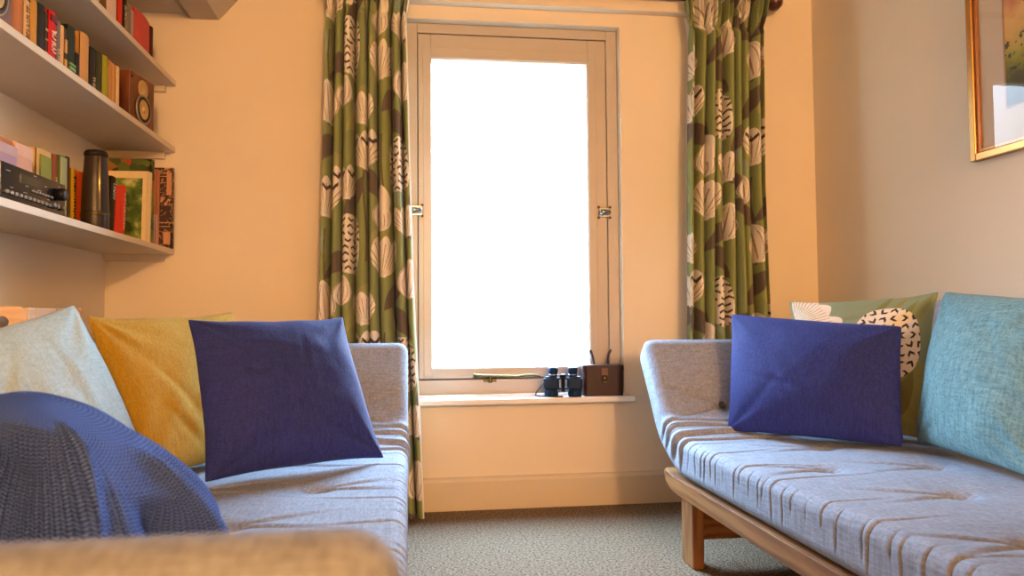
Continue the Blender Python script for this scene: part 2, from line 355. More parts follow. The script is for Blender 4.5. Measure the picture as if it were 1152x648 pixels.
# ------------------------------------------------------------------ printed fabric pattern (colour of the cloth itself)
GREEN, OLIVE, SAGE, BROWN, CREAM, DARK, RIB = [np.array(c) for c in ((0.235, 0.275, 0.105), (0.31, 0.32, 0.12), (0.25, 0.32, 0.20),
    (0.125, 0.098, 0.075), (0.76, 0.71, 0.60), (0.055, 0.038, 0.034), (0.36, 0.25, 0.17))]
TW, TH = 0.46, 0.62
def pattern(u, v, layout='curtain'):
    TW, TH = (0.46, 0.62) if layout == 'curtain' else (9.0, 9.0)
    col = np.empty(u.shape+(3,)); col[:] = GREEN
    def loc(cx, cy, rot=0):
        dx = (u-cx+TW/2) % TW - TW/2; dy = (v-cy+TH/2) % TH - TH/2
        c, s = math.cos(rot), math.sin(rot); return dx*c+dy*s, -dx*s+dy*c
    def put(mask, c): col[mask] = c
    def leaf(cx, cy, w, h, rot, c):
        x, y = loc(cx, cy, rot); hw = w/2*(1-np.clip(np.abs(2*y/h), 0, 1)**1.7); put((np.abs(x) < hw) & (np.abs(y) < h/2), c); return x, y
    def stem(cx, y0, y1, c=BROWN, w=0.0022):
        x, y = loc(cx, (y0+y1)/2); put((np.abs(x+0.004*np.sin(y*18)) < w) & (np.abs(y) < abs(y1-y0)/2), c)
    def tulip(cx, cy, w, h, rot=0, vee=True, k=5.0):
        x, y = loc(cx, cy, rot); t = y/h+0.5
        hw = w/2*np.sqrt(np.clip(1-(1-np.clip(t/0.6, 0, 1))**2, 0, 1))*(1-0.10*sstep(0.6, 1, t))
        top = 0.80+0.20*np.abs(np.cos(math.pi*1.5*np.clip(x/(w/2), -1, 1)))
        ins = (np.abs(x) < hw) & (t > 0) & (t < top); put(ins, CREAM)
        a = np.arctan2(x, y+h*0.62)*k*1.6; f = np.abs(a-np.round(a))
        put(ins & (f < 0.085) & (t > 0.06) & (t < 0.80), RIB)
        put(ins & (np.abs(f-0.12) < 0.03) & (t > 0.2) & (t < 0.55), OLIVE*1.4)
        if vee:
            px = (x/(w/3)+0.5) % 1-0.5; yy = (y-h*0.24)/0.02
            put(ins & (np.abs(yy-np.abs(px)*2.2+0.4) < 0.30) & (np.abs(px) < 0.36), DARK)
        put((np.abs(x) < 0.012) & (np.abs(t) < 0.02), CREAM)
    def pod(cx, cy, w, h, rot=0, cs=0.0215, e=3.2, loose=0.0):
        x, y = loc(cx, cy, rot); ins = (np.abs(x/(w/2))**e+np.abs(y/(h/2))**e) < 1; put(ins, CREAM)
        j = np.floor(y/cs); xx = x/(cs*1.05)+0.5*(j % 2)+0.25*np.sin(j*2.3); i = np.floor(xx); px = xx-i-0.5; py = y/cs-j-0.5
        sg = np.where((i*3+j*5+np.floor(j/3)) % 4 < 2, 1, -1)
        th_ = loose*(np.abs(np.sin(i*12.9898+j*78.233)*43758.5453) % 1-0.5); px, py = px*np.cos(th_)+py*np.sin(th_), -px*np.sin(th_)+py*np.cos(th_)
        put(ins & (np.abs(py*sg-np.abs(px)*1.0+0.22) < 0.17) & (np.abs(px) < 0.36), DARK)
    def shell(cx, cy, w, h, rot=0):
        x, y = loc(cx, cy, rot); t = y/h+0.5; hw = w/2*np.sin(np.clip(t, 0, 1)**0.75*math.pi)**0.8
        ins = (np.abs(x) < hw) & (t > 0) & (t < 1); put(ins, CREAM)
        a = (x/np.maximum(hw, 1e-4)); f = np.abs(a*3.2-np.round(a*3.2)); put(ins & (f < 0.10) & (t > 0.08) & (t < 0.9), RIB)
    if layout == 'cushion':
        col[:] = SAGE*0.9
        for i, x in enumerate((0.06, 0.095, 0.13, 0.165)): leaf(x, 0.155-0.01*i, 0.022, 0.13, -0.55, OLIVE*0.75 if i % 2 else GREEN*0.8)
        col[v < 0.0] = OLIVE*0.9
        leaf(0.045, -0.09, 0.06, 0.17, 0.25, BROWN); leaf(0.135, -0.10, 0.05, 0.16, -0.35, OLIVE*0.6)
        tulip(-0.13, 0.150, 0.19, 0.13, -1.0, False, 6.0); tulip(-0.12, -0.08, 0.14, 0.16, 0.2)
        pod(0.088, 0.055, 0.185, 0.215, 0.1, 0.027, 2.4, 3.6)
        return col
    leaf(0.03, 0.30, 0.060, 0.19, 0.5, SAGE); leaf(0.20, 0.06, 0.050, 0.18, -0.5, OLIVE); leaf(0.37, 0.42, 0.055, 0.18, 0.45, SAGE)
    leaf(0.29, 0.28, 0.05, 0.15, -0.6, OLIVE); leaf(0.12, 0.50, 0.05, 0.15, 0.7, OLIVE)
    stem(0.075, 0.0, 0.30); stem(0.23, 0.20, 0.50); stem(0.39, 0.0, 0.40); stem(0.31, 0.30, 0.6)
    leaf(0.125, 0.20, 0.052, 0.15, -0.75, BROWN); leaf(0.02, 0.17, 0.052, 0.14, 0.7, BROWN); leaf(0.27, 0.44, 0.05, 0.15, 0.55, BROWN)
    leaf(0.42, 0.30, 0.05, 0.15, 0.6, BROWN); leaf(0.345, 0.10, 0.048, 0.13, -0.6, BROWN)
    leaf(0.19, 0.395, 0.055, 0.15, -0.5, BROWN); leaf(0.37, 0.015, 0.055, 0.14, 0.6, BROWN); leaf(0.06, 0.545, 0.055, 0.15, -0.6, BROWN); leaf(0.445, 0.42, 0.05, 0.13, -0.5, BROWN)
    tulip(0.150, 0.445, 0.080, 0.105, 0.15); shell(0.300, 0.350, 0.070, 0.115, 0.1); shell(0.145, 0.110, 0.060, 0.100, -0.15); tulip(0.395, 0.325, 0.075, 0.095, 0.2, False); shell(0.015, 0.255, 0.06, 0.11)
    tulip(0.075, 0.40, 0.105, 0.125); pod(0.175, 0.255, 0.082, 0.185); shell(0.075, 0.075, 0.090, 0.135, 0.08)
    tulip(0.235, 0.545, 0.10, 0.12, 0.05, True); tulip(0.31, 0.215, 0.100, 0.125, -0.12, False); pod(0.375, 0.50, 0.082, 0.17, 0.06)
    shell(0.405, 0.145, 0.085, 0.125, -0.1); tulip(0.225, 0.055, 0.09, 0.10, 0.1, False); leaf(0.31, 0.39, 0.045, 0.10, 0.1, CREAM)
    return col

# ------------------------------------------------------------------ curtains
def curtain(label, xa, xb, ya, folds, seed, voff, uoff, lead_left):
    """xa, xb: functions of z giving the edges; hangs from above the batten to the carpet."""
    t = thing('curtain', label, 'curtain', (0, 0, 0), 'printed curtains at the window')
    rs = np.random.RandomState(seed)
    n, mm = 460, 640; s = np.linspace(0, 1, n)[None, :]; z = np.linspace(0.012, 2.066, mm)[:, None]
    ph = np.cumsum(0.75+0.5*rs.rand(n)); ph = np.convolve(ph, np.ones(41)/41, 'same'); k = np.linspace(0, 1, n)
    w = s + 0.018*np.sin(s*17+seed) ; P1 = w*folds*2*math.pi+seed
    sway = 0.25*np.sin(z*2.1+seed)
    head = sstep(1.90, 1.955, z)                      # gathered heading
    amp = 0.064*(1-0.45*head)+0.004*np.sin(s*9+z*2.5)
    q1 = P1/2+0.5*sway*np.sin(s*5)
    yy = ya + amp*(2*(1-np.abs(np.sin(q1)))**1.15-0.85)+0.010*np.sin(P1*0.37+1.3+0.6*z)+0.008*head*np.sin(P1*2.0+0.7)+0.016*sstep(1.955, 2.02, z)*np.sin(P1*3.1+1.1)
    yy = yy + 0.006*np.sin(s*23+z*3)*(1-head)
    x0 = np.vectorize(xa)(z); x1 = np.vectorize(xb)(z)
    fold_x = -0.92/folds/2/math.pi*np.sin(2*q1)*(1-0.35*head)
    X = x0+(x1-x0)*(s+fold_x*np.sin(s*math.pi)**0.3*0.9)
    pinch = np.exp(-((z-1.945)/0.018)**2); yy = yy + pinch*0.010
    Z = np.broadcast_to(z, X.shape).copy()
    wid = 0.46
    U = (s*wid)/1.28+uoff+0*z; V = Z/1.22+voff+0*s
    P = np.stack([X, yy+0*X, Z], -1)
    drape = gridmesh('drape', P, M['print'], t, col=pattern(U, V))
    # cream lining hanging behind the folds
    zl = np.linspace(0.14, 2.02, 120)[:, None]; sl_ = np.linspace(0, 1, 60)[None, :]
    xa_ = np.vectorize(xa)(zl)+0.030; xb_ = np.vectorize(xb)(zl)-0.030
    P2 = np.stack([xa_+(xb_-xa_)*sl_, 3.060+0.004*np.sin(sl_*folds*6.28+zl), zl+0*sl_], -1)
    gridmesh('lining', P2, M['lining'], t, flip=True)
    if lead_left: return t
    e = -1
    edge = P[:, e]; hem = np.stack([edge+np.array([0.0, 0.0, 0]), edge+np.array([0.006 if e else -0.006, 0.003, 0]), edge+np.array([0.004 if e else -0.004, 0.012, 0])], 1)
    gridmesh('lining_hem', hem, M['lining'], t)
    return t
lerp = lambda z, pts: float(np.interp(z, [p_[0] for p_ in pts], [p_[1] for p_ in pts]))
curtain('green floral curtain hanging left of the window behind the left sofa arm',
        lambda z: lerp(z, [(0, -0.325), (0.8, -0.332), (1.90, -0.308), (1.95, -0.306), (2.08, -0.318)]),
        lambda z: lerp(z, [(0, 0.050), (0.4, 0.036), (0.75, 0.019), (1.3, 0.002), (1.90, -0.012), (1.95, -0.008), (2.08, 0.012)]), 2.970, 7, 3, 0.02, 0.06, False)
curtain('green floral curtain hanging right of the window behind the right sofa arm',
        lambda z: lerp(z, [(0, 1.09), (0.78, 1.102), (1.4, 1.115), (1.90, 1.135), (1.96, 1.130), (2.08, 1.108)]),
        lambda z: lerp(z, [(0, 1.46), (0.78, 1.448), (1.3, 1.436), (1.90, 1.440), (1.96, 1.452), (2.08, 1.474)]), 2.970, 8, 8, 0.45, 0.22, True)
t = thing('curtain_pole', 'dark wooden curtain pole with a round ball end above the window', 'curtain pole')
obj('pole', lathe(bmesh.new(), [(0.012, -0.52), (0.012, 1.50)], (0, 2.962+0.05, 2.082), 'X', 16), M['darkwood'], t)
for x, s in ((1.50, 1), (-0.52, -1)):
    obj('finial', lathe(bmesh.new(), [(0.012, -0.006*s), (0.018, 0.0), (0.012, 0.006*s), (0.022, 0.012*s), (0.034, 0.026*s), (0.037, 0.040*s), (0.034, 0.054*s), (0.020, 0.070*s), (0.004, 0.075*s)], (x-0.01*s, 3.012, 2.082), 'X', 24), M['darkwood'], t)
for x in (1.478, -0.42): obj('bracket', BX((x-0.01, 3.018, 2.068), (x+0.01, YB, 2.096), 0.003), M['darkwood'], t)

# ------------------------------------------------------------------ sofas
def mattress(parent, sg, X0, W, near, far, seed):
    """One futon slab: near arm, seat, far arm. near/far give (y, z) of the arm's upper inner edge; x runs 0..W away from the gangway."""
    T, ZS = 0.120, 0.375
    pts = [near, (near[0]+(0.90-near[0])*0.5, (near[1]+ZS+0.012)/2), (0.88, ZS+0.008), (1.00, ZS), (1.6, ZS), (2.26, ZS), (2.335, ZS+0.004), (2.45, 0.432), (2.55, 0.562), far]
    pts = np.array(pts); seg = np.r_[0, np.cumsum(np.linalg.norm(np.diff(pts, axis=0), axis=1))]
    NS = 1500; s = np.linspace(0, seg[-1], NS); ds = s[1]-s[0]
    cy, cz = np.interp(s, seg, pts[:, 0]), np.interp(s, seg, pts[:, 1])
    ker = np.exp(-0.5*(np.arange(-70, 71)*ds/0.022)**2); ker /= ker.sum()
    sm = lambda a: np.convolve(np.r_[2*a[0]-a[70:0:-1], a, 2*a[-1]-a[-2:-72:-1]], ker, 'valid')
    cy, cz = sm(cy), sm(cz)
    ty, tz = np.gradient(cy), np.gradient(cz); L = np.hypot(ty, tz); ty, tz = ty/L, tz/L
    ny, nz = -tz, ty
    Sof = lambda y: float(np.interp(y, cy, s))
    # loop round the slab: top (front to back), back, bottom, front
    r = 0.032; top = (1-np.cos(np.linspace(0, math.pi, 84)))/2; top = r+(W-2*r)*(0.35*np.linspace(0, 1, 84)+0.65*top)
    loop = [(x, 0.0) for x in top]
    loop += [(W-r+r*math.sin(a), -r+r*math.cos(a)) for a in np.linspace(0.25, math.pi/2, 6)]
    loop += [(W-r+r*math.cos(a), -T+r-r*math.sin(a)) for a in np.linspace(0, math.pi/2, 6)]
    loop += [(x, -T) for x in np.linspace(W-r, r, 14)[1:]]
    loop += [(r-r*math.sin(a), -T+r-r*math.cos(a)) for a in np.linspace(0.2, math.pi/2, 8)]
    loop += [(0, h) for h in np.linspace(-T+r, -r, 26)[1:]]
    loop += [(r-r*math.cos(a), -r+r*math.sin(a)) for a in np.linspace(0.1, math.pi/2-0.1, 12)]
    loop = np.array(loop); lx, lh = loop[:, 0][None], loop[:, 1][None]
    S = s[:, None]
    endr = 0.055; d0, d1 = S, s[-1]-S; de = np.minimum(d0, d1)
    shr = np.where(de < endr, np.sqrt(np.clip(1-((endr-de)/endr)**2, 0.0, 1)), 1.0)
    mid = -T/2; H = mid+(lh-mid)*np.maximum(shr, 0.002); Xc = W/2+(lx-W/2)*np.where(de < endr, 0.91+0.09*shr, 1.0)
    isTop = sstep(-0.035, -0.004, lh); isFront = sstep(0.05, 0.0, lx)*sstep(-T+0.004, -T+0.03, lh)
    rs = np.random.RandomState(seed)
    arm = Sof(2.40)
    dt = np.zeros((NS, loop.shape[0])); df = np.zeros_like(dt)
    # gentle crown and lumps
    dt += 0.006*vnoise(S*4+seed, lx*5+3)+0.0016*vnoise(S*13+seed, lx*9)
    tufts = [(Sof(y), x) for y, x in ((1.17, 0.20), (1.17, 0.50), (1.52, 0.335), (1.82, 0.205), (1.82, 0.50), (2.12, 0.36), (2.48, 0.22), (2.48, 0.52))]
    for (sy, x) in tufts:
        rr_ = np.hypot(S-sy, lx-x); dt -= 0.024*np.exp(-(rr_/0.026)**2)+0.009*np.exp(-(rr_/0.085)**2)
        for a in (-0.35, 0.30):                                   # creases pulled from the tuft towards the front edge
            q = (x-lx); c_ = sy+a*q*0.9+0.05*np.sign(a)*np.maximum(q, 0)
            w_ = 0.0045+0.010*np.clip(np.abs(q)/0.25, 0, 1)
            dt -= 0.005*np.exp(-((S-c_)/w_)**2)*sstep(-0.06, 0.02, q)*sstep(0.26, 0.05, q)
            dt += 0.002*np.exp(-((S-c_-2.4*w_)/(2.2*w_))**2)*sstep(-0.04, 0.03, q)*sstep(0.26, 0.05, q)
    # gathers over the front edge: groove on top, pleat down the front face
    pos = np.sort(np.linspace(Sof(0.9), arm+0.02, 34)+rs.uniform(-0.024, 0.024, 34))
    for q_, sj in enumerate(pos):
        long_ = q_ % 4 == 1
        Lx = rs.uniform(0.20, 0.42) if long_ else rs.uniform(0.03, 0.14); dr = rs.uniform(-0.05, 0.09) if long_ else rs.uniform(-0.02, 0.03)
        A_ = rs.uniform(0.0028, 0.0045) if long_ else rs.uniform(0.0004, 0.0012); w_ = rs.uniform(0.0017, 0.0027)
        c_ = sj+dr*np.clip(lx/Lx, 0, 1.3)**1.6; fx = sstep(Lx, Lx*0.25, lx)
        wv = w_*(1+0.8*np.clip(lx/Lx, 0, 1))
        dt += (-A_*np.exp(-np.abs(S-c_)/wv)+0.22*A_*np.exp(-((S-c_-4.0*wv)/(3.6*wv))**2))*fx
        dep = rs.uniform(0.05, 0.115); sh = rs.uniform(-0.012, 0.012); c2 = sj+sh*(-lh/T)
        fd = sstep(-dep, -dep*0.55, lh); Af = rs.uniform(0.0012, 0.0042)*(1.3 if long_ else 1); wf_ = w_*rs.uniform(0.9, 1.3)
        df += (-Af*np.exp(-np.abs(S-c2)/wf_)+0.25*Af*np.exp(-((S-c2-3.4*wf_)/(3.0*wf_))**2))*fd
    # folds across the bend into the far arm
    for y_, A_, w_ in ((2.30, 0.010, 0.006), (2.345, 0.014, 0.008), (2.385, 0.009, 0.006), (2.425, 0.006, 0.006)):
        c_ = Sof(y_)+0.012*np.sin(lx*9+y_*40)+0.02*lx
        dt += -A_*np.exp(-((S-c_)/w_)**2)*(0.6+0.8*vnoise(lx*5+y_*9, lx*0+1)+0.2)+0.5*A_*np.exp(-((S-c_-2*w_)/(1.8*w_))**2)
        df += -A_*0.9*np.exp(-((S-c_)/w_)**2)*sstep(-T, -0.03, lh)+0.5*A_*np.exp(-((S-c_-2*w_)/(1.8*w_))**2)*sstep(-T, -0.03, lh)
    ends = sstep(0.0, 0.10, de)
    H = H + dt*isTop*ends; Xc = Xc - df*isFront*ends
    P = np.stack([X0+sg*Xc, cy[:, None]+ny[:, None]*H, cz[:, None]+nz[:, None]*H], -1)
    mo = gridmesh('mattress', P, M['linen'], parent, wrap=True, flip=(sg > 0))
    # close the two ends
    for (sy, x) in tufts[-2:]:
        i = int(np.searchsorted(s, sy)); c = Vector((X0+sg*x, cy[i]-ny[i]*0.022, cz[i]-nz[i]*0.022))
        bt = obj('button', lathe(bmesh.new(), [(0.003, -0.004), (0.011, -0.002), (0.012, 0.002), (0.008, 0.006), (0.002, 0.0075)], (0, 0, 0), 'Z', 16), M['button'], parent)
        bt.location = c; bt.rotation_euler = Vector((0, ny[i], nz[i])).to_track_quat('Z', 'Y').to_euler(); bt['label'] = 'dark round button on the arm cushion'
    return mo
M['button'] = plain('dark_grey_button', (0.07, 0.065, 0.065, 1), 0.7)
def sofa(label, sg, X0, near, far, seed, back_top):
    W = 0.78 if sg < 0 else 0.76
    t = thing('futon_sofa', label, 'sofa', (X0+sg*W/2, 1.6, 0), 'pair of facing futon sofas')
    def P(name, bm, mat, smooth=False):
        o = obj(name, bm, mat, t, smooth); o.matrix_parent_inverse = Matrix.Translation(-t.location); return o
    mo = mattress(t, sg, X0, W, near, far, seed)
    for o in t.children: o.matrix_parent_inverse = Matrix.Translation(-t.location)
    X = lambda a: X0+sg*a
    def bx(a0, a1, y0, y1, z0, z1, bev=0.004):
        return BX((min(X(a0), X(a1)), y0, z0), (max(X(a0), X(a1)), y1, z1), bev)
    for a in (0.004, W-0.044):
        # rail with rounded far end
        bm = bmesh.new(); pr = [(0.86, 0.194), (2.36, 0.194), (2.415, 0.200), (2.455, 0.216), (2.475, 0.238), (2.474, 0.254), (2.462, 0.2615), (2.40, 0.250), (0.86, 0.250)]
        A = [bm.verts.new((X(a), y, z)) for y, z in pr]; B = [bm.verts.new((X(a+0.04), y, z)) for y, z in pr]; k = len(pr)
        for i in range(k): bm.faces.new((A[i], A[(i+1) % k], B[(i+1) % k], B[i]))
        bm.faces.new(A[::-1]); bm.faces.new(B); bmesh.ops.recalc_face_normals(bm, faces=bm.faces)
        bmesh.ops.bevel(bm, geom=[e for e in bm.edges if abs(e.verts[0].co.x-e.verts[1].co.x) < 1e-5], offset=0.004, segments=2, affect='EDGES')
        P('rail', bm, M['oak'])
    for a in (0.010, W-0.05):
        for y in (0.90, 2.235): P('leg', bx(a, a+0.036, y, y+0.095, 0.0, 0.200), M['oak_up'])
    for y in (0.93, 2.275): P('stretcher', bx(0.046, W-0.05, y, y+0.024, 0.075, 0.165), M['oak'])
    for y in np.linspace(0.95, 2.28, 8): P('slat', bx(0.044, W-0.044, y, y+0.06, 0.232, 0.250), M['oak'])
    # back cushion leaning on the back edge
    n, mm = 40, 60; th = np.linspace(0, 2*math.pi, n, endpoint=False); yv = np.linspace(0, 1, mm)
    hh = (back_top-0.385)/2
    c, s_ = np.cos(th), np.sin(th); ex = np.sign(c)*np.abs(c)**0.45*0.030; ez = np.sign(s_)*np.abs(s_)**0.45*hh
    e = np.sqrt(np.clip(1-np.clip((np.abs(yv-0.5)*2-0.94)/0.06, 0, 1)**2, 0.0004, 1))[:, None]
    zz = 0.385+hh+ez[None]*e; xx = W-0.005+0.034+ex[None]*e+(zz-0.385)*0.20; yy = (0.95+1.36*yv)[:, None]+0*xx
    PP = np.stack([X0+sg*xx, yy, zz+0.003*vnoise(yy*9, zz*12)], -1)
    o = gridmesh('back_cushion', PP, M['linen'], t, wrap=True, flip=(sg < 0)); o.matrix_parent_inverse = Matrix.Translation(-t.location)
    return t
sofa('grey linen futon sofa under the bookshelves, in front of the left curtain', -1, -0.004, (0.415, 0.654), (2.665, 0.698), 5, 0.70)
sofa('grey linen futon sofa on oak legs along the wall with the picture', 1, 0.83, (0.415, 0.654), (2.665, 0.698), 21, 0.70)

# ------------------------------------------------------------------ cushions
def cushion(label, corners, T, mat, seed, ear=0.10, pat=None, nres=110, wr=1.0, front=None):
    BL, BR, TL, TR = [np.array(p_, float) for p_ in corners]
    u = np.linspace(-1, 1, nres); uu_, vv_ = np.meshgrid(u, u)
    c = (BL+BR+TL+TR)/4; nrm = np.cross((BR-BL), (TL-BL)); nrm /= np.linalg.norm(nrm)
    if nrm @ (np.array((0, 0, 0.75))-c) < 0: nrm = -nrm; flip = True
    else: flip = False
    parts = []
    rs = np.random.RandomState(seed); ph = rs.rand(12)*6.28
    for sd in (1, -1):
        # pinched outline: sides drawn in between pointed corners
        cr_ = 1-0.045*(uu_*vv_)**8
        a = 1.02*uu_*(1-ear*(1-np.abs(vv_)**4)*np.abs(uu_)**2.0)*cr_; b = 1.02*vv_*(1-ear*(1-np.abs(uu_)**4)*np.abs(vv_)**2.0)*cr_
        base = ((1-a)*(1-b))[..., None]*BL/4+((1+a)*(1-b))[..., None]*BR/4+((1-a)*(1+b))[..., None]*TL/4+((1+a)*(1+b))[..., None]*TR/4
        f = np.clip(1-np.abs(uu_)**2.6, 0, 1)**0.55*np.clip(1-np.abs(vv_)**2.6, 0, 1)**0.55*(0.72+0.28*np.exp(-(uu_**2+vv_**2)*1.1))
        ed = np.clip(np.minimum(1-np.abs(uu_), 1-np.abs(vv_))/0.5, 0, 1)
        w = 0
        for k in range(4):                                   # creases running in from each corner
            cu, cv = ((-1, -1), (1, -1), (-1, 1), (1, 1))[k]
            du, dv = (uu_-cu)*-cu, (vv_-cv)*-cv; r_ = np.hypot(du, dv)+1e-6; ang = np.arctan2(dv, du)
            w = w + 0.010*np.sin(ang*(9+3*rs.rand())+ph[k])*np.exp(-(r_/0.62)**2)*sstep(0.0, 0.25, r_)
            w = w - 0.0025*np.exp(-((ang-0.45-0.7*rs.rand())/0.14)**2)*np.exp(-((r_-0.45)/0.3)**2)
        w = w + 0.010*vnoise(uu_*2.2+seed*3, vv_*2.2+7)+0.006*vnoise(uu_*5+seed, vv_*4+2)
        for k in range(5):                                   # long soft folds
            a0 = ph[4+k]; q = uu_*math.cos(a0)+vv_*math.sin(a0)-0.6*(rs.rand()-0.5)*2; q2 = -uu_*math.sin(a0)+vv_*math.cos(a0)
            w = w - 0.003*np.exp(-(q/0.05)**2)*np.exp(-((q2-0.5+rs.rand())/0.4)**2)+0.002*np.exp(-((q-0.09)/0.07)**2)*np.exp(-((q2-0.5+rs.rand())/0.4)**2)
        h = sd*(T/2*f*(1.0 if sd > 0 else 0.75)+wr*w*ed*0.9)
        Pt = base+nrm*h[..., None]
        ee = 0.006*vnoise(uu_*3+seed+9, vv_*3)                # wavering seam
        Pt = Pt+nrm*(ee*(1-ed))[..., None]
        parts.append(Pt)
    # weld both faces along the rim
    me = bpy.data.meshes.new('cushion'); nv = nres*nres; co = np.concatenate([parts[0].reshape(-1, 3), parts[1].reshape(-1, 3)])
    idx = np.arange(nv).reshape(nres, nres); idb = idx+nv
    rim = np.zeros((nres, nres), bool); rim[0] = rim[-1] = True; rim[:, 0] = rim[:, -1] = True; idb = np.where(rim, idx, idb)
    def quads(I, fl): 
        a, b, c_, d = I[:-1, :-1], I[:-1, 1:], I[1:, 1:], I[1:, :-1]; return np.stack([a, b, c_, d] if not fl else [a, d, c_, b], -1).reshape(-1, 4)
    q = np.concatenate([quads(idx, flip), quads(idb, not flip)])
    me.from_pydata(co.tolist(), [], q.tolist()); me.update()
    if pat is not None:
        su, sv, ou, ov = pat
        colr = pattern(uu_*su+ou, vv_*sv+ov, 'cushion').reshape(-1, 3); colr = np.concatenate([colr, colr])
        at = me.color_attributes.new('print', 'FLOAT_COLOR', 'POINT'); at.data.foreach_set('color', np.concatenate([colr, np.ones((2*nv, 1))], 1).reshape(-1).astype(np.float32))
    o = link('cushion', me, mat, None, True)
    bm = bmesh.new(); bm.from_mesh(me); bmesh.ops.delete(bm, geom=[v for v in bm.verts if not v.link_faces], context='VERTS'); bm.to_mesh(me); bm.free()
    return tag(o, label, 'cushion')
cushion('navy blue cushion on the right sofa, leaning in the arm corner', [(1.016, 2.387, 0.385), (1.365, 1.985, 0.385), (1.095, 2.520, 0.768), (1.448, 2.100, 0.726)], 0.14, M['navy'], 31, 0.055, wr=0.45)
cushion('navy blue cushion on the left sofa, beside the mustard cushion', [(-0.461, 1.822, 0.385), (-0.060, 2.076, 0.385), (-0.537, 1.954, 0.762), (-0.180, 2.183, 0.766)], 0.15, M['navy'], 4, 0.09)
cushion('mustard yellow cushion between the pale mint and the navy cushions', [(-0.600, 1.790, 0.385), (-0.420, 2.200, 0.385), (-0.735, 1.865, 0.770), (-0.521, 2.383, 0.783)], 0.12, M['yellow'], 6, 0.09)
cushion('pale mint linen cushion behind the blue knitted throw', [(-0.690, 1.250, 0.390), (-0.530, 1.780, 0.385), (-0.800, 1.285, 0.700), (-0.696, 1.717, 0.793)], 0.13, M['mint'], 12, 0.06)
cushion('teal linen cushion on the right sofa, under the picture', [(1.433, 2.037, 0.392), (1.345, 1.500, 0.392), (1.575, 2.090, 0.828), (1.475, 1.560, 0.790)], 0.15, M['teal'], 9, 0.05)
cushion('green floral cushion with a black-flecked pod, behind the navy cushion', [(1.240, 2.360, 0.385), (1.500, 2.060, 0.385), (1.296, 2.500, 0.810), (1.610, 2.150, 0.832)], 0.10, M['print'], 15, 0.10, pat=(0.21, 0.21, 0.0, 0.0), nres=260)
cushion('plain blue-grey cushion almost hidden behind the green floral cushion', [(1.53, 2.42, 0.40), (1.56, 1.98, 0.40), (1.600, 2.600, 0.812), (1.640, 2.150, 0.80)], 0.06, M['greycush'], 17, 0.03)

# ------------------------------------------------------------------ knitted throw
mt, nt, p = newmat('chunky_blue_knit')
tc = N(nt, 'ShaderNodeTexCoord'); sp = N(nt, 'ShaderNodeSeparateXYZ'); nt.links.new(tc.outputs['UV'], sp.inputs[0])
def mth(op, a, b=None):
    n = N(nt, 'ShaderNodeMath', operation=op)
    for i, v_ in enumerate((a, b)):
        if v_ is None: continue
        if hasattr(v_, 'is_linked'): nt.links.new(v_, n.inputs[i])
        else: n.inputs[i].default_value = v_
    return n.outputs[0]
# V-shaped stitches: rows across v, columns across u, each half slanting
uS = mth('MULTIPLY', sp.outputs[0], 72.0); vS = mth('MULTIPLY', sp.outputs[1], 100.0)
tri = mth('ABSOLUTE', mth('SUBTRACT', mth('FRACT', uS), 0.5))
row = mth('SINE', mth('MULTIPLY', mth('ADD', vS, mth('MULTIPLY', tri, 1.2)), 6.2832))
colm = mth('SINE', mth('MULTIPLY', tri, 6.2832))
hgt = mth('ADD', mth('MULTIPLY', row, 0.5), mth('MULTIPLY', colm, 0.5))
fz = N(nt, 'ShaderNodeTexNoise'); fz.inputs['Scale'].default_value = 400; nt.links.new(tc.outputs['Object'], fz.inputs['Vector'])
mr = N(nt, 'ShaderNodeMapRange'); nt.links.new(hgt, mr.inputs[0]); mr.inputs[1].default_value = -0.6; mr.inputs[2].default_value = 0.9
kc = mixcol(nt, mr.outputs[0], (0.034, 0.036, 0.12, 1), (0.23, 0.39, 0.98, 1))
nt.links.new(mixcol(nt, mth('MULTIPLY', fz.outputs[0], 0.5), kc, (0.075, 0.13, 0.42, 1)), p.inputs['Base Color'])
setv(p, Roughness=0.95); p.inputs['Specular IOR Level'].default_value = 0.05
bump(nt, p, hgt, 1.0, 0.007); M['knit'] = mt
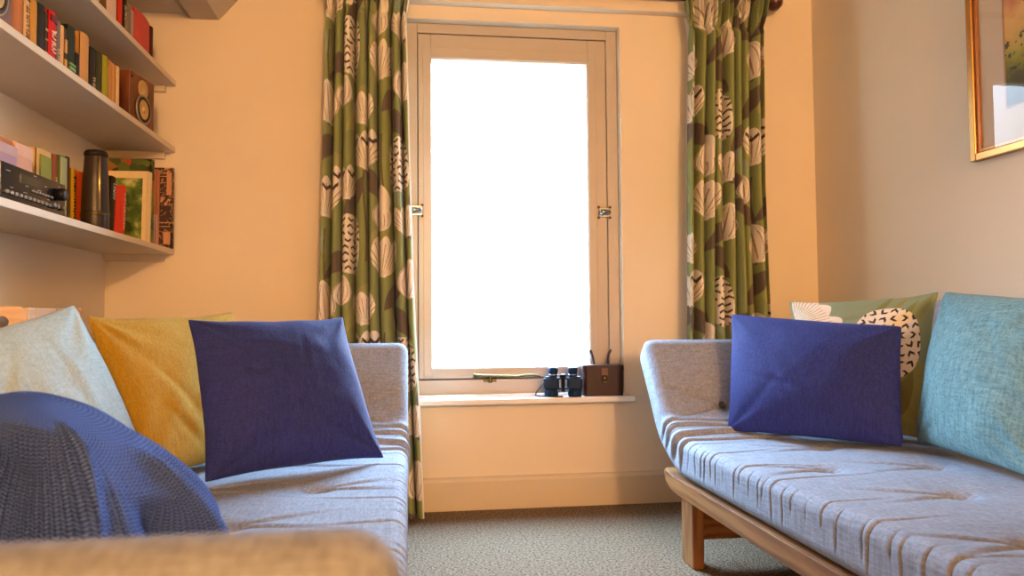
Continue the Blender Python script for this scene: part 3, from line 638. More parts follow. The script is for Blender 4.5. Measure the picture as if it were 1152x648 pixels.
def throw():
    n, mm = 360, 200
    a = np.linspace(0, 2*math.pi, n)[None, :]; t_ = np.linspace(0, 1, mm)[:, None]
    cx, cy, z0 = -0.52, 1.17, 0.386
    # top view outline and dome profile
    rx_ = np.where(np.cos(a) > 0, 0.262, 0.190); ry_ = np.where(np.sin(a) > 0, 0.205, 0.290)
    R = 1/((np.abs(np.cos(a))/rx_)**2.5+(np.abs(np.sin(a))/ry_)**2.5)**(1/2.5)
    pr = np.sin(t_*math.pi/2)**0.90; hz = 0.275*np.cos(t_*math.pi/2)**0.80
    x = R*np.cos(a)*pr; y = R*np.sin(a)*pr
    hz = hz*(1-0.34*sstep(-0.08, 0.28, x))+0*a
    z = z0+hz
    ang = (a+math.pi) % (2*math.pi)-math.pi
    def rid(c, w, A, t0=0.15, t1=0.95, bend=0.0):
        return A*np.exp(-((ang-c-bend*(t_-0.5))/w)**2)*sstep(t0, t0+0.2, t_)*sstep(t1+0.08, t1-0.1, t_)
    d = rid(-0.92, 0.060, 0.034, 0.15, 1.02, -0.15)+rid(-1.28, 0.20, -0.065, 0.24, 1.06)+rid(-0.60, 0.13, -0.045, 0.52, 1.04, 0.45)+rid(-0.78, 0.08, 0.010, 0.3, 0.8)
    d = d+rid(-0.22, 0.13, 0.018, 0.25, 1.0, 0.2)+rid(0.15, 0.14, -0.018, 0.3, 1.0, 0.3)+rid(0.7, 0.2, -0.02)+rid(1.6, 0.25, 0.01)+rid(2.6, 0.3, -0.02)+rid(-1.75, 0.16, 0.03, 0.2, 1.0, 0.3)+rid(-2.3, 0.2, -0.03)
    d = d+0.012*vnoise(np.cos(a)*3*pr+5, np.sin(a)*3*pr+5)
    rl = np.sqrt(x*x+y*y)+1e-6; x = x+d*x/rl*1.0; y = y+d*y/rl*1.0; z = z+0.35*d*sstep(1.0, 0.3, t_)
    z = np.maximum(z, z0-0.0)
    uv = np.stack([a/(2*math.pi)*2.0+0*t_, t_*0.62+0*a], -1)
    o = gridmesh('knitted_throw', np.stack([cx+x, cy+y, z], -1), M['knit'], None, uv=uv, flip=False)
    return tag(o, 'chunky blue knitted throw heaped on the left sofa, in front of the mint cushion', 'throw blanket')
throw()

# ------------------------------------------------------------------ shelves
SH = {3: (1.010, 1.030), 2: (1.403, 1.423), 1: (1.662, 1.682)}
SHL = {1: 'top cream wall shelf, holding the bright red book', 2: 'middle cream wall shelf, holding the cherry-wood speakers', 3: 'lowest cream wall shelf, holding the black stereo and the garden book'}
for k, (z0, z1) in SH.items():
    t = thing('wall_shelf', SHL[k], 'shelf', (XL, 2.1, z0), 'cream wall shelves')
    o = obj('board', BX((XL, 0.9, z0), (-0.890, YB, z1), 0.0015), M['shelf'], t); o.matrix_parent_inverse = Matrix.Translation(-t.location)
    o = obj('cleat', BX((XL+0.001, YB-0.022, z0-0.026), (-0.925, YB, z0), 0.002), M['shelf'], t); o.matrix_parent_inverse = Matrix.Translation(-t.location)

# ------------------------------------------------------------------ books
BN = [0]
def book(label, y0, y1, h, col, zs, xf=-0.915, depth=0.15, lean=0.0, group=None, text=None, pages=None, cover_mat=None, bands=None, cat='book', yaw=0.0):
    """Spine faces the room (+X). lean in degrees tips the top towards the window wall."""
    BN[0] += 1; th = y1-y0
    t = thing('book', label, cat, (xf-depth/2, (y0+y1)/2, zs+0.0004), group)
    mt = cover_mat or bookmat(BN[0], col)
    b = 0.0022 if th > 0.02 else 0.0015
    bm = bmesh.new(); d2 = depth/2
    xf_ = d2
    box(bm, (-d2, -th/2, 0), (d2, -th/2+b, h), b*0.3, 1); box(bm, (-d2, th/2-b, 0), (d2, th/2, h), b*0.3, 1)
    # rounded spine
    k = 8; A = []
    for z in (0, h):
        ring = [bm.verts.new((d2-0.001+min(0.006, th*0.13)*math.sin(math.pi*i/k), -th/2+th*i/k, z)) for i in range(k+1)]
        ring += [bm.verts.new((d2-0.004, th/2-th*i/k, z)) for i in range(k+1)]; A.append(ring)
    q = len(A[0])
    for i in range(q): 
        f = bm.faces.new((A[0][i], A[0][(i+1) % q], A[1][(i+1) % q], A[1][i]))
    bm.faces.new(A[0][::-1]); bm.faces.new(A[1]); bmesh.ops.recalc_face_normals(bm, faces=bm.faces)
    obj('cover', bm, mt, t)
    obj('pages', BX((-d2+0.004, -th/2+b, 0.003), (d2-0.004, th/2-b, h-0.003)), M['page'], t)
    sx = d2+min(0.006, th*0.13)
    if bands:
        bm = bmesh.new()
        bm.free(); lm_ = plain('spine_label_%d' % BN[0], srgb(*bands[0]), 0.6)
        for (z0, z1) in bands[1]: obj('spine_label', BX((sx-0.004, -th*0.36, h*z0), (sx+0.0004, th*0.36, h*z1)), lm_, t)
    if text:
        bm = bmesh.new(); tcol, z0, z1, wd, rows = text; rs = np.random.RandomState(BN[0]); z = z0*h
        while z < z1*h:                                  # upright strokes of the spine lettering, illegible at this size
            g = rs.uniform(0.006, 0.010)
            box(bm, (sx-0.002, -th*wd/2, z), (sx+0.0006, th*wd/2, z+g*0.34)); 
            if rs.rand() < 0.6: box(bm, (sx-0.002, (-th*wd/2 if rs.rand() < 0.5 else th*wd/2-th*0.09), z), (sx+0.0006, (-th*wd/2+th*0.09 if rs.rand() < 0.5 else th*wd/2), z+g*0.8))
            z += g*1.12
        obj('title_lettering', bm, plain('lettering_%d' % BN[0], srgb(*tcol), 0.5), t)
    if lean: t.rotation_euler = (-math.radians(lean), 0, math.radians(yaw))
    elif yaw: t.rotation_euler = (0, 0, math.radians(yaw))
    return t
G1, G2, G3 = 'books on the top shelf', 'books on the middle shelf', 'books on the lowest shelf'
z1, z2, z3 = SH[1][1], SH[2][1], SH[3][1]
book('thick cream book at the near end of the top shelf', 2.290, 2.398, 0.205, (222, 180, 130), z1, group=G1)
book('brown book standing between the cream and the pale pink books', 2.404, 2.452, 0.200, (110, 75, 35), z1, group=G1)
book('pale pink book with a dark mark near the top of its spine', 2.456, 2.534, 0.190, (235, 200, 175), z1, group=G1, bands=((60, 25, 20), [(0.80, 0.88)]))
book('slim bright red book next to the pale pink one', 2.545, 2.584, 0.175, (215, 50, 30), z1, group=G1)
book('slim black book with pale flecks of lettering on the top shelf', 2.586, 2.623, 0.160, (40, 34, 28), z1, group=G1, text=((220, 200, 160), 0.15, 0.6, 0.5, 1))
book('slim mid-grey book on the top shelf', 2.627, 2.660, 0.118, (140, 125, 110), z1, group=G1)
book('slim pinkish-grey book against the coral red book', 2.664, 2.690, 0.112, (190, 155, 145), z1, group=G1)
book('thick coral red book near the wall end of the top shelf', 2.694, 2.845, 0.134, (215, 85, 75), z1, group=G1)
book('dark maroon book last on the top shelf, after the coral red one', 2.850, 2.884, 0.130, (70, 22, 18), z1, group=G1)

book('broad orange-tan book beside the near speaker', 1.896, 1.950, 0.180, (200, 120, 60), z2, group=G2)
book('cream patterned book with a dark leafy mark, middle shelf', 1.954, 1.982, 0.175, (220, 180, 120), z2, group=G2, bands=((60, 60, 35), [(0.72, 0.80), (0.62, 0.64)]), text=((150, 110, 60), 0.1, 0.5, 0.4, 1))
book('ochre yellow book between the cream and black books', 1.985, 2.020, 0.122, (205, 145, 50), z2, group=G2)
book('black hardback left of the bright red paperback', 2.024, 2.060, 0.128, (38, 32, 22), z2, group=G2)
book('very slim dark brown book with tan specks by the red paperback', 2.063, 2.077, 0.120, (75, 50, 28), z2, group=G2, bands=((190, 140, 80), [(0.1, 0.16), (0.4, 0.44), (0.6, 0.65)]))
book('bright red paperback with white upright lettering on its spine', 2.081, 2.123, 0.134, (215, 25, 25), z2, group=G2, text=((250, 235, 215), 0.20, 0.62, 0.48, 1), bands=((110, 10, 12), [(0.80, 0.93)]))
book('grey-mauve book right of the bright red paperback', 2.126, 2.147, 0.124, (130, 110, 105), z2, group=G2, text=((210, 190, 170), 0.1, 0.4, 0.4, 1))
book('tan slim book with plain spine beside the grey-mauve one', 2.149, 2.170, 0.121, (225, 175, 115), z2, group=G2)
book('slim brown book with two tan patches on its spine', 2.172, 2.188, 0.120, (80, 55, 25), z2, group=G2, bands=((215, 160, 90), [(0.05, 0.3), (0.45, 0.75)]))
book('dark green hardback with a pale emblem low on its spine', 2.190, 2.238, 0.138, (38, 48, 26), z2, group=G2, bands=((130, 170, 90), [(0.12, 0.19), (0.22, 0.26)]))
book('short black book in front of the wide tan book', 2.241, 2.270, 0.078, (32, 26, 18), z2, group=G2)
book('wide tan book behind the short black book', 2.272, 2.330, 0.150, (212, 155, 85), z2, group=G2)
book('dark brown-black book with pale lettering at the foot of its spine', 2.338, 2.380, 0.130, (42, 34, 20), z2, group=G2, text=((215, 190, 140), 0.08, 0.35, 0.35, 1))
book('dark olive book left of the yellow-green one', 2.384, 2.426, 0.134, (62, 58, 22), z2, group=G2)
book('yellow-green book on the middle shelf', 2.430, 2.474, 0.138, (170, 160, 30), z2, group=G2)
book('plain tan book right of the yellow-green one', 2.477, 2.503, 0.138, (205, 145, 80), z2, group=G2)
book('orange-tan slim book beside the cream paperback', 2.505, 2.532, 0.137, (215, 155, 85), z2, group=G2)
book('cream paperback leaning next to the far cherry-wood speaker', 2.538, 2.568, 0.140, (235, 195, 135), z2, group=G2)

book('cream book with a green and yellow picture, behind the stereo', 2.252, 2.340, 0.206, (225, 190, 125), z3, xf=-1.015, depth=0.115, group=G3, bands=((150, 160, 60), [(0.35, 0.92)]))
book('reddish-brown speckled book leaning behind the stereo knob', 2.346, 2.382, 0.209, (150, 80, 45), z3, xf=-1.015, depth=0.115, group=G3, text=((220, 190, 140), 0.2, 0.7, 0.3, 1))
book('green book with a pale stripe down its spine', 2.385, 2.434, 0.214, (90, 120, 60), z3, xf=-1.015, depth=0.115, group=G3, bands=((190, 205, 160), [(0.02, 0.98)]))
book('slim brown book between the striped green and yellow books', 2.437, 2.460, 0.220, (105, 75, 50), z3, xf=-1.015, depth=0.115, group=G3)
book('yellow paperback left of the orange book', 2.464, 2.500, 0.191, (225, 180, 40), z3, xf=-1.012, depth=0.115, group=G3, text=((90, 60, 20), 0.15, 0.85, 0.35, 1))
book('bright orange book left of the leather telescope', 2.503, 2.560, 0.190, (225, 85, 20), z3, xf=-1.012, depth=0.115, group=G3)
book('black book with white capitals leaning right of the telescope', 2.566, 2.604, 0.190, (50, 42, 28), z3, xf=-0.940, group=G3, lean=5, text=((235, 225, 205), 0.62, 0.90, 0.4, 1))
book('coral red paperback leaning against the garden book', 2.632, 2.672, 0.170, (220, 70, 50), z3, xf=-0.93, depth=0.11, group=G3, lean=4, text=((245, 190, 160), 0.15, 0.85, 0.3, 1))
# garden book: picture cover faces along the shelf
mt, nt, p = newmat('garden_cover')
v = coords(nt); n1 = N(nt, 'ShaderNodeTexNoise'); n1.inputs['Scale'].default_value = 26; n1.inputs['Detail'].default_value = 8; nt.links.new(v, n1.inputs['Vector'])
cr = N(nt, 'ShaderNodeValToRGB'); nt.links.new(n1.outputs[0], cr.inputs[0])
for i, (ps, c) in enumerate(((0.30, (30, 45, 15)), (0.45, (75, 100, 30)), (0.56, (120, 140, 55)), (0.70, (205, 200, 130)))):
    e = cr.color_ramp.elements[i] if i < 2 else cr.color_ramp.elements.new(ps)
    e.position = ps; e.color = srgb(*c)
nt.links.new(cr.outputs[0], p.inputs['Base Color']); setv(p, Roughness=0.35); M['garden'] = mt
t = book('tall garden book with a leafy green cover and cream spine', 2.868, 2.912, 0.262, (235, 215, 165), z3, xf=-0.925, depth=0.20, group=G3, lean=3)
bm = bmesh.new(); box(bm, (-0.095, -0.0228, 0.006), (0.082, -0.0218, 0.236)); o = obj('cover_picture', bm, M['garden'], t); o['label'] = 'leafy green garden picture'
mt, nt, p = newmat('dark_floral_cover')
v = coords(nt); n1 = N(nt, 'ShaderNodeTexVoronoi'); n1.inputs['Scale'].default_value = 34; nt.links.new(v, n1.inputs['Vector'])
cr = N(nt, 'ShaderNodeValToRGB'); nt.links.new(n1.outputs['Color'], cr.inputs[0])
for i, (ps, c) in enumerate(((0.2, (40, 45, 18)), (0.45, (70, 90, 25)), (0.62, (115, 120, 40)), (0.86, (190, 50, 45)))):
    e = cr.color_ramp.elements[i] if i < 2 else cr.color_ramp.elements.new(ps)
    e.position = ps; e.color = srgb(*c)
nt.links.new(cr.outputs[0], p.inputs['Base Color']); setv(p, Roughness=0.4); M['floral'] = mt
book('tallest dark green book with small red flowers, behind the garden book', 2.936, 2.972, 0.318, (60, 60, 30), z3, xf=-0.932, depth=0.20, group=G3, cover_mat=M['floral'])
book('short pinkish-white booklet at the foot of the floral book', 2.976, 2.990, 0.120, (205, 170, 170), z3, xf=-0.925, depth=0.12, group=G3)
book('salmon pink tall book beside the dark ornate book', 2.994, 3.020, 0.292, (200, 130, 95), z3, xf=-0.928, depth=0.19, group=G3)
mt, nt, p = newmat('ornate_cover')
v = coords(nt); n1 = N(nt, 'ShaderNodeTexNoise'); n1.inputs['Scale'].default_value = 55; n1.inputs['Detail'].default_value = 6; n1.inputs['Distortion'].default_value = 1.5; nt.links.new(v, n1.inputs['Vector'])
cr = N(nt, 'ShaderNodeValToRGB'); nt.links.new(n1.outputs[0], cr.inputs[0])
cr.color_ramp.elements[0].position = 0.52; cr.color_ramp.elements[0].color = srgb(52, 28, 28); cr.color_ramp.elements[1].position = 0.64; cr.color_ramp.elements[1].color = srgb(200, 150, 110)
nt.links.new(cr.outputs[0], p.inputs['Base Color']); setv(p, Roughness=0.4); M['ornate'] = mt
t = book('dark book with ornate pale pattern, last against the window wall', 3.026, 3.052, 0.305, (60, 30, 35), z3, xf=-0.885, depth=0.21, group=G3, cover_mat=M['ornate'])
bm = bmesh.new(); 
pm_ = plain('pale_panel', srgb(205, 150, 110), 0.5); bm.free()
obj('cover_panel', BX((0.085, -0.0138, 0.20), (0.103, -0.0128, 0.285)), pm_, t); obj('cover_panel', BX((0.075, -0.0138, 0.015), (0.100, -0.0128, 0.06)), pm_, t)
for zz in (0.08, 0.095, 0.27): obj('cover_rule', BX((0.02, -0.0138, zz), (0.10, -0.0128, zz+0.003)), pm_, t)

# ------------------------------------------------------------------ speakers, stereo, telescope
def speaker(label, y0, y1, yaw, zs):
    h = 0.168; d = 0.165; w = y1-y0
    t = thing('speaker', label, 'speaker', (-0.985, (y0+y1)/2, zs+0.0005), 'pair of cherry-wood bookshelf speakers')
    obj('cabinet', BX((-d/2, -w/2, 0), (d/2, w/2, h), 0.003), M['cherry'], t)
    wz, tz = 0.055, 0.125
    wf = obj('woofer_ring', lathe(bmesh.new(), [(0.046, 0.0), (0.050, 0.002), (0.050, 0.006), (0.045, 0.007), (0.043, 0.003)], (d/2, 0, wz), 'X', 40), M['ring'], t)
    obj('woofer_surround', lathe(bmesh.new(), [(0.044, 0.0), (0.044, 0.006), (0.039, 0.010), (0.033, 0.006), (0.032, 0.003)], (d/2, 0, wz), 'X', 40), M['rubber'], wf)
    obj('woofer_cone', lathe(bmesh.new(), [(0.033, 0.006), (0.022, 0.0035), (0.012, 0.003), (0.012, 0.007), (0.006, 0.010), (0.001, 0.011)], (d/2, 0, wz), 'X', 40), M['cone'], wf)
    tw = obj('tweeter', lathe(bmesh.new(), [(0.031, 0.0), (0.031, 0.004), (0.027, 0.005), (0.012, 0.003), (0.010, 0.006), (0.004, 0.009), (0.001, 0.0095)], (d/2, 0.0, tz), 'X', 36), M['cone'], t)
    tw['label'] = 'amber disc tweeter with a small dome'
    obj('badge', lathe(bmesh.new(), [(0.005, 0.0), (0.005, 0.0015)], (d/2, -w/2+0.014, h-0.018), 'X', 14), M['black'], t)
    t.rotation_euler = (0, 0, math.radians(yaw)); return t
speaker('cherry-wood bookshelf speaker at the wall end of the middle shelf', 2.672, 2.842, -8, z2)
speaker('cherry-wood bookshelf speaker at the near end of the middle shelf, mostly cut off', 1.715, 1.875, 0, z2)
t = thing('stereo_receiver', 'black stereo receiver with rows of buttons on the lowest shelf', 'stereo', (-0.985, 1.99, z3+0.0005))
d = 0.085; W2, Hh = 0.163, 0.083
obj('case', BX((-0.11, -W2, 0.004), (d-0.004, W2, Hh), 0.002), M['black'], t)
obj('front_panel', BX((d-0.004, -W2, 0.002), (d+0.002, W2, Hh+0.001), 0.0015), M['blacksheen'], t)
obj('display', BX((d+0.0015, -0.075, 0.050), (d+0.003, 0.03, 0.072), 0.0005), plain('green_grey_display', (0.035, 0.045, 0.03, 1), 0.12), t)
for i in range(11):
    y = -0.145+i*0.021; o = obj('button', BX((d+0.0015, y, 0.014), (d+0.007, y+0.013, 0.022), 0.001), M['steelbutton'] if 'steelbutton' in M else M.setdefault('steelbutton', plain('grey_button', (0.16, 0.15, 0.13, 1), 0.35, 0.5)), t)
for i in range(7): obj('button', BX((d+0.0015, -0.02+i*0.016, 0.036), (d+0.006, -0.02+i*0.016+0.010, 0.042), 0.001), M['steelbutton'], t)
obj('volume_knob', lathe(bmesh.new(), [(0.016, 0.0), (0.016, 0.016), (0.0145, 0.020), (0.002, 0.0205)], (d+0.002, 0.118, 0.052), 'X', 28), M['black'], t)
for y in (0.085, 0.105, 0.14): obj('dial', lathe(bmesh.new(), [(0.007, 0.0), (0.007, 0.009), (0.006, 0.010)], (d+0.002, y, 0.020), 'X', 18), M['steelbutton'], t)
bm = bmesh.new()
for i, (y, z, l) in enumerate(((-0.14, 0.066, 0.03), (-0.05, 0.045, 0.02), (0.01, 0.045, 0.03), (0.045, 0.06, 0.018), (-0.12, 0.030, 0.02), (-0.06, 0.028, 0.026), (0.06, 0.030, 0.02), (0.12, 0.072, 0.014), (-0.01, 0.076, 0.02))):
    box(bm, (d+0.0012, y, z), (d+0.0034, y+l*0.6, z+0.0012))
obj('panel_lettering', bm, M['print_white'], t)
for y in (-0.13, 0.13): obj('foot', lathe(bmesh.new(), [(0.010, 0.0), (0.010, 0.005)], (d-0.03, y, 0), 'Z', 14), M['black'], t)
# boxes lying on the stereo
def carton(label, y0, y1, xb, xf, zb, h, col, col2):
    t = thing('carton', label, 'box', ((xf+xb)/2, (y0+y1)/2, zb))
    dx, dy = (xf-xb)/2, (y1-y0)/2
    obj('tray', BX((-dx, -dy, 0), (dx, dy, h*0.7), 0.002), plain('carton_'+str(len(bpy.data.materials)), srgb(*col), 0.7), t)
    obj('lid', BX((-dx-0.001, -dy-0.001, h*0.62), (dx+0.001, dy+0.001, h), 0.002), plain('carton_lid_'+str(len(bpy.data.materials)), srgb(*col2), 0.7), t)
carton('lilac box lying on the black stereo', 1.84, 2.02, -1.08, -0.955, z3+0.0845, 0.068, (175, 140, 160), (195, 165, 165))
carton('pale pink box standing next to the lilac box on the stereo', 2.03, 2.12, -1.08, -0.965, z3+0.0845, 0.088, (220, 165, 135), (230, 180, 150))
book('orange-brown book lying flat on top of the lilac box', -0.055, 0.055, 0.001, (185, 105, 50), 0) if False else None
t = thing('book', 'orange-brown book lying flat on top of the lilac box', 'book', (-1.02, 1.935, z3+0.1535), G3)
mcov = bookmat(99, (190, 110, 55))
bm = bmesh.new(); box(bm, (-0.055, -0.08, 0), (0.055, 0.08, 0.002), 0.0005); box(bm, (-0.055, -0.08, 0.012), (0.055, 0.08, 0.014), 0.0005); box(bm, (0.053, -0.08, 0.0), (0.056, 0.08, 0.014), 0.0005)
obj('cover', bm, mcov, t); obj('pages', BX((-0.052, -0.077, 0.002), (0.053, 0.077, 0.012)), M['page'], t)
# telescope standing on end
t = thing('telescope', 'dark leather telescope with brass collar standing on end on the shelf', 'telescope', (-0.955, 2.497, z3+0.0005))
obj('barrel', lathe(bmesh.new(), [(0.038, 0.0), (0.0395, 0.004), (0.0395, 0.05), (0.036, 0.155), (0.032, 0.228), (0.031, 0.232)], (0, 0, 0), 'Z', 36), M['telleather'], t)
obj('seam', tube(bmesh.new(), [(0.0392*0.60, -0.0392*0.80, 0.058), (0.036*0.60, -0.036*0.80, 0.155), (0.032*0.60, -0.032*0.80, 0.230)], 0.0040, 8), M['brightbrass'], t)
obj('collar', lathe(bmesh.new(), [(0.0392, 0.048), (0.0408, 0.050), (0.0408, 0.055), (0.0392, 0.058)], (0, 0, 0), 'Z', 36), M['brass'], t)
obj('eyepiece', lathe(bmesh.new(), [(0.030, 0.231), (0.0335, 0.234), (0.0335, 0.243), (0.029, 0.249), (0.018, 0.252), (0.014, 0.247)], (0, 0, 0), 'Z', 36), M['black'], t)

# ------------------------------------------------------------------ things on the sill
ZS = 0.4425
t = thing('binoculars', 'dark blue binoculars standing on the window sill', 'binoculars', (0.612, 3.040, ZS))
ROT = math.radians(-10)
for i, s in enumerate((-1, 1)):
    bx_ = 0.047*s; bm = bmesh.new()
    lathe(bm, [(0.026, 0.0), (0.0275, 0.003), (0.0275, 0.018), (0.024, 0.022), (0.024, 0.03)], (bx_*1.0, 0, 0), 'Z', 28)
    # prism housing
    r = bmesh.ops.create_cube(bm, size=1, matrix=Matrix.Translation((bx_*1.0, 0, 0.053)) @ Matrix.Diagonal((0.062, 0.042, 0.054, 1)))
    bmesh.ops.bevel(bm, geom=list({e for v in r['verts'] for e in v.link_edges}), offset=0.008, segments=3, affect='EDGES')
    b = obj('barrel', bm, M['bino'], t)
    obj('eyepiece', lathe(bmesh.new(), [(0.014, 0.078), (0.0165, 0.082), (0.0165, 0.090), (0.0185, 0.092), (0.0195, 0.112), (0.0185, 0.116), (0.012, 0.116), (0.011, 0.110)], (bx_*0.83, 0, 0), 'Z', 28), M['bino'], b)
    obj('ring', lathe(bmesh.new(), [(0.0172, 0.0845), (0.0178, 0.086), (0.0178, 0.0885), (0.0172, 0.090)], (bx_*0.83, 0, 0), 'Z', 28), M['chrome'], b)
bm = bmesh.new(); lathe(bm, [(0.008, 0.02), (0.008, 0.075), (0.013, 0.077), (0.013, 0.088), (0.006, 0.090)], (0, 0, 0), 'Z', 20); obj('focus_wheel', bm, M['black'], t)
bm = bmesh.new(); obj('bridge', BX((-0.03, -0.006, 0.068), (0.03, 0.006, 0.076), 0.002), M['bino'], t); obj('bridge', BX((-0.03, -0.006, 0.028), (0.03, 0.006, 0.036), 0.002), M['bino'], t); bm.free()
arc = [(-0.052+0.085*k/16-0.0, 0.004+0.0*k, 0.10+0.038*math.sin(math.pi*k/16)) for k in range(17)]
loop_ = [(-0.077, 0, 0.055), (-0.092, -0.004, 0.036), (-0.108, -0.010, 0.016), (-0.111, -0.014, 0.006), (-0.102, -0.020, 0.0035), (-0.075, -0.025, 0.003), (-0.035, -0.0265, 0.003), (0.000, -0.027, 0.003)]
obj('strap', tube(bmesh.new(), loop_, 0.0028, 8), M['black'], t)
obj('neck_cord', tube(bmesh.new(), [(-0.057, 0.006, 0.078)]+arc+[(0.036, 0.006, 0.082)], 0.0012, 8), M['brass'], t)
t.rotation_euler = (0, 0, ROT)
t = thing('binocular_case', 'brown leather binocular case with brass clasp on the window sill', 'case', (0.779, 3.066, ZS))
def dshape(w, dpt, n=14):
    pts = [(-w/2, dpt/2), ]
    for k in range(n+1):
        a = math.pi+math.pi/2*k/n; pts.append((-w/2+0.02+0.02*math.cos(a), -dpt/2+0.02+0.02*math.sin(a)))
    for k in range(n+1):
        a = 1.5*math.pi+math.pi/2*k/n; pts.append((w/2-0.02+0.02*math.cos(a), -dpt/2+0.02+0.02*math.sin(a)))
    pts.append((w/2, dpt/2)); return pts
def extr(pts, z0, z1, bev=0.002):
    bm = bmesh.new(); A = [bm.verts.new((x, y, z0)) for x, y in pts]; B = [bm.verts.new((x, y, z1)) for x, y in pts]; k = len(pts)
    for i in range(k): bm.faces.new((A[i], A[(i+1) % k], B[(i+1) % k], B[i]))
    bm.faces.new(A[::-1]); bm.faces.new(B); bmesh.ops.recalc_face_normals(bm, faces=bm.faces)
    bmesh.ops.bevel(bm, geom=[e for e in bm.edges if abs(e.verts[0].co.z-e.verts[1].co.z) < 1e-6], offset=bev, segments=2, affect='EDGES'); return bm
obj('body', extr(dshape(0.164, 0.080), 0.0, 0.098), M['leather'], t)
ld = obj('lid', extr(dshape(0.170, 0.085), 0.096, 0.1235, 0.003), M['leather'], t)
obj('tab', BX((-0.012, -0.0490, 0.082), (0.016, -0.0445, 0.112), 0.0015), plain('tan_leather', (0.14, 0.05, 0.025, 1), 0.45), ld)
obj('clasp', lathe(bmesh.new(), [(0.0015, -0.006), (0.010, -0.005), (0.012, 0.0), (0.011, 0.004)], (0.003, -0.046, 0.071), 'Y', 20), M['brass'], t)
obj('clasp_plate', BX((-0.006, -0.0465, 0.052), (0.012, -0.0425, 0.090), 0.003), M['brass'], t)
def twist(p0, p1, p2):
    bm = bmesh.new(); p0, p1, p2 = Vector(p0), Vector(p1), Vector(p2)
    for s in (0, math.pi):
        pts = []
        for k in range(40):
            q = k/39; c = p0.lerp(p1, q).lerp(p1.lerp(p2, q), q); pts.append(c+Vector((math.cos(q*24+s)*0.0028, math.sin(q*24+s)*0.0028, 0)))
        tube(bm, pts, 0.0030, 8)
    return bm
obj('handle_cord', twist((-0.030, 0.02, 0.122), (-0.030, 0.025, 0.150), (-0.042, 0.03, 0.182)), M['leather'], t)
obj('handle_cord', twist((0.028, 0.02, 0.122), (0.028, 0.025, 0.160), (0.044, 0.03, 0.182)), M['leather'], t)
bm = bmesh.new()
for z in (0.02, 0.05, 0.08): lathe(bm, [(0.002, 0.0), (0.004, 0.001), (0.003, 0.004)], (0.081, -0.005, z), 'X', 10)
obj('studs', bm, M['brass'], t)
t.rotation_euler = (0, 0, math.radians(-4))
for o in bpy.data.objects:
    if o.name.startswith('sill'): o['label'] = 'white painted window sill'

# ------------------------------------------------------------------ picture on the right wall
PW, PH = 0.80, 0.66
t = thing('framed_picture', 'gilt-framed landscape picture hanging on the right wall', 'picture', (XR-0.0025, 2.132, 1.222))
def prb(bm, y0, y1, z0, z1, x0, x1, bev): box(bm, (x0, y0, z0), (x1, y1, z1), bev)
bm = bmesh.new(); fwid = 0.024
prb(bm, -fwid, 0, 0, PH, -0.024, 0, 0.003); prb(bm, -PW, -PW+fwid, 0, PH, -0.024, 0, 0.003); prb(bm, -PW+fwid, -fwid, 0, fwid, -0.024, 0, 0.003); prb(bm, -PW+fwid, -fwid, PH-fwid, PH, -0.024, 0, 0.003)
obj('frame', bm, M['gold'], t)
bm = bmesh.new(); i0 = 0.024
for (a, b, c, d_) in ((-i0-0.012, -i0, i0, PH-i0), (-PW+i0, -PW+i0+0.012, i0, PH-i0)): prb(bm, a, b, c, d_, -0.016, -0.004, 0.002)
prb(bm, -PW+i0+0.012, -i0-0.012, i0, i0+0.012, -0.016, -0.004, 0.002); prb(bm, -PW+i0+0.012, -i0-0.012, PH-i0-0.012, PH-i0, -0.016, -0.004, 0.002)
obj('inner_moulding', bm, plain('copper_gilt', (0.50, 0.20, 0.06, 1), 0.35, 0.5), t)
obj('mount', BX((-0.008, -PW+0.03, 0.03), (-0.004, -0.03, PH-0.03)), M['mat'], t)
mw = 0.135
bm = bmesh.new(); y0, y1, zz0, zz1 = -PW+mw, -mw, mw, PH-mw
for (a, b, c, d_) in ((y0-0.006, y0, zz0-0.006, zz1+0.006), (y1, y1+0.006, zz0-0.006, zz1+0.006), (y0, y1, zz0-0.006, zz0), (y0, y1, zz1, zz1+0.006)): box(bm, (-0.0095, a, c), (-0.0075, b, d_))
obj('mount_bevel', bm, plain('bronze_line', (0.42, 0.20, 0.08, 1), 0.5), t)
mt, nt, p = newmat('landscape_painting')
tc = N(nt, 'ShaderNodeTexCoord'); sp = N(nt, 'ShaderNodeSeparateXYZ'); nt.links.new(tc.outputs['Object'], sp.inputs[0])
n1 = N(nt, 'ShaderNodeTexNoise'); n1.inputs['Scale'].default_value = 22; n1.inputs['Detail'].default_value = 7; nt.links.new(tc.outputs['Object'], n1.inputs['Vector'])
n2 = N(nt, 'ShaderNodeTexNoise'); n2.inputs['Scale'].default_value = 55; n2.inputs['Detail'].default_value = 5; nt.links.new(tc.outputs['Object'], n2.inputs['Vector'])
hz = mth('ADD', sp.outputs[2], mth('MULTIPLY', mth('SUBTRACT', n1.outputs[0], 0.5), 0.10))
cr = N(nt, 'ShaderNodeValToRGB')
mr = N(nt, 'ShaderNodeMapRange'); mr.inputs[1].default_value = mw; mr.inputs[2].default_value = PH-mw; nt.links.new(hz, mr.inputs[0]); nt.links.new(mr.outputs[0], cr.inputs[0])
cols = ((0.0, (60, 40, 35)), (0.22, (70, 75, 35)), (0.38, (150, 150, 50)), (0.52, (205, 165, 95)), (0.68, (215, 175, 110)), (0.80, (190, 110, 70)), (0.85, (75, 95, 150)), (1.0, (110, 135, 190)))
for i, (ps, c) in enumerate(cols):
    e = cr.color_ramp.elements[i] if i < 2 else cr.color_ramp.elements.new(ps)
    e.position = ps; e.color = srgb(*c)
dk = mth('MULTIPLY', mth('GREATER_THAN', n2.outputs[0], 0.57), mth('LESS_THAN', mr.outputs[0], 0.5))
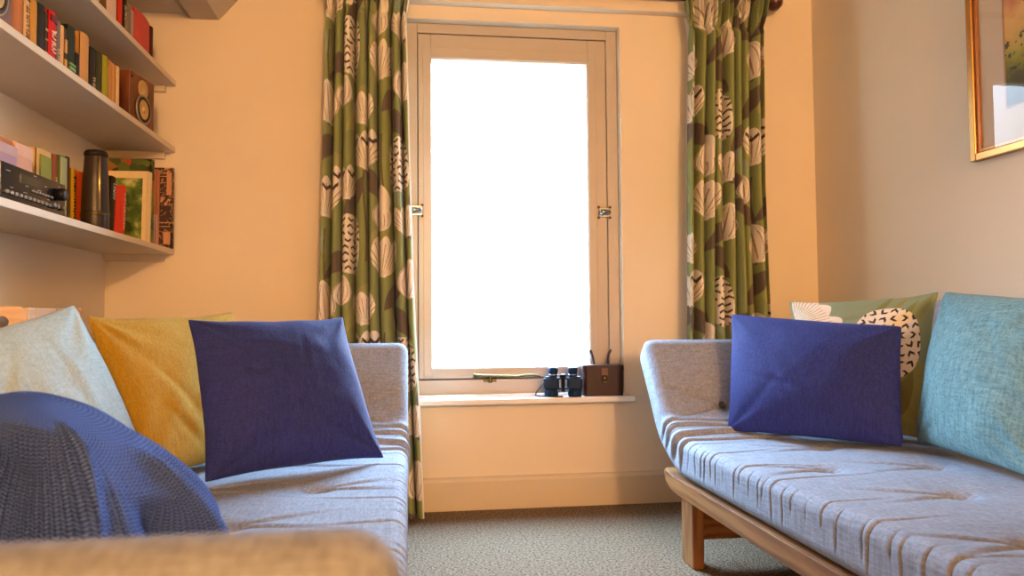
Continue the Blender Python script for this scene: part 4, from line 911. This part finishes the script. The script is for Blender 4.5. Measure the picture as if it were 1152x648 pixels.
nt.links.new(mixcol(nt, dk, cr.outputs[0], srgb(45, 45, 30)), p.inputs['Base Color']); setv(p, Roughness=0.7)
obj('painting', BX((-0.0088, y0, zz0), (-0.0078, y1, zz1)), mt, t)
obj('glass', BX((-0.0175, -PW+fwid-0.001, fwid-0.001), (-0.0165, -fwid+0.001, PH-fwid+0.001)), M['glass'], t)
t.rotation_euler = (0, 0, math.radians(0.8)); t.location.x = XR-0.004

# ------------------------------------------------------------------ wooden box behind the left sofa
t = thing('wooden_box', 'pale wooden box with a round hand hole behind the left sofa', 'box', (-1.055, 2.17, 0.0))
w2, ln, hh = 0.055, 0.36, 0.797
def panel_hole():
    bm = bmesh.new(); n = 24; r = 0.016; cz = hh-0.042
    outer = []; inner = []
    for k in range(n):
        a = 2*math.pi*k/n; inner.append((r*math.cos(a), cz+r*math.sin(a)))
        c, s = math.cos(a), math.sin(a); sc = min(w2/abs(c) if abs(c) > 1e-6 else 9, 0.041/abs(s) if abs(s) > 1e-6 else 9)
        outer.append((sc*c, cz+sc*s))
    V = {}
    for nm, L in (('o', outer), ('i', inner)):
        for y in (0, 0.010): V[nm, y] = [bm.verts.new((x, y, z)) for x, z in L]
    for k in range(n):
        j = (k+1) % n
        for y in (0, 0.010): bm.faces.new((V['o', y][k], V['o', y][j], V['i', y][j], V['i', y][k]))
        bm.faces.new((V['i', 0][k], V['i', 0][j], V['i', 0.010][j], V['i', 0.010][k])); bm.faces.new((V['o', 0][k], V['o', 0][j], V['o', 0.010][j], V['o', 0.010][k]))
    bmesh.ops.recalc_face_normals(bm, faces=bm.faces)
    box(bm, (-w2, 0, 0), (w2, 0.010, hh-0.083)); return bm
o = obj('end_panel', panel_hole(), M['pine'], t); o['label'] = 'end panel with a round hand hole'
obj('end_panel', BX((-w2, ln-0.010, 0), (w2, ln, hh), 0.001), M['pine'], t)
for s in (-1, 1):
    bm = bmesh.new(); box(bm, (s*w2-0.005, 0.010, 0), (s*w2+0.005, ln-0.028, hh-0.004), 0.001); box(bm, (s*w2-0.007, 0.05, 0.05), (s*w2+0.008, 0.062, hh-0.004), 0.001); box(bm, (s*w2-0.007, 0.17, 0.05), (s*w2+0.008, 0.176, hh-0.004), 0.001)
    obj('side_panel', bm, M['pine'], t)
obj('bottom', BX((-w2+0.005, 0.010, 0), (w2-0.005, ln-0.010, 0.010)), M['pine'], t)
t.rotation_euler = (0, 0, 0)
t = thing('ceiling_light', 'small round pale spotlight set under the boxed ceiling', 'light', (-0.93, 2.86, 1.948))
obj('rim', lathe(bmesh.new(), [(0.034, 0.0), (0.036, -0.004), (0.028, -0.008), (0.026, -0.002)], (0, 0, 0), 'Z', 28), M['shelf'], t)
obj('lens', lathe(bmesh.new(), [(0.026, -0.002), (0.016, -0.005), (0.002, -0.006)], (0, 0, 0), 'Z', 28), M['bead'], t)
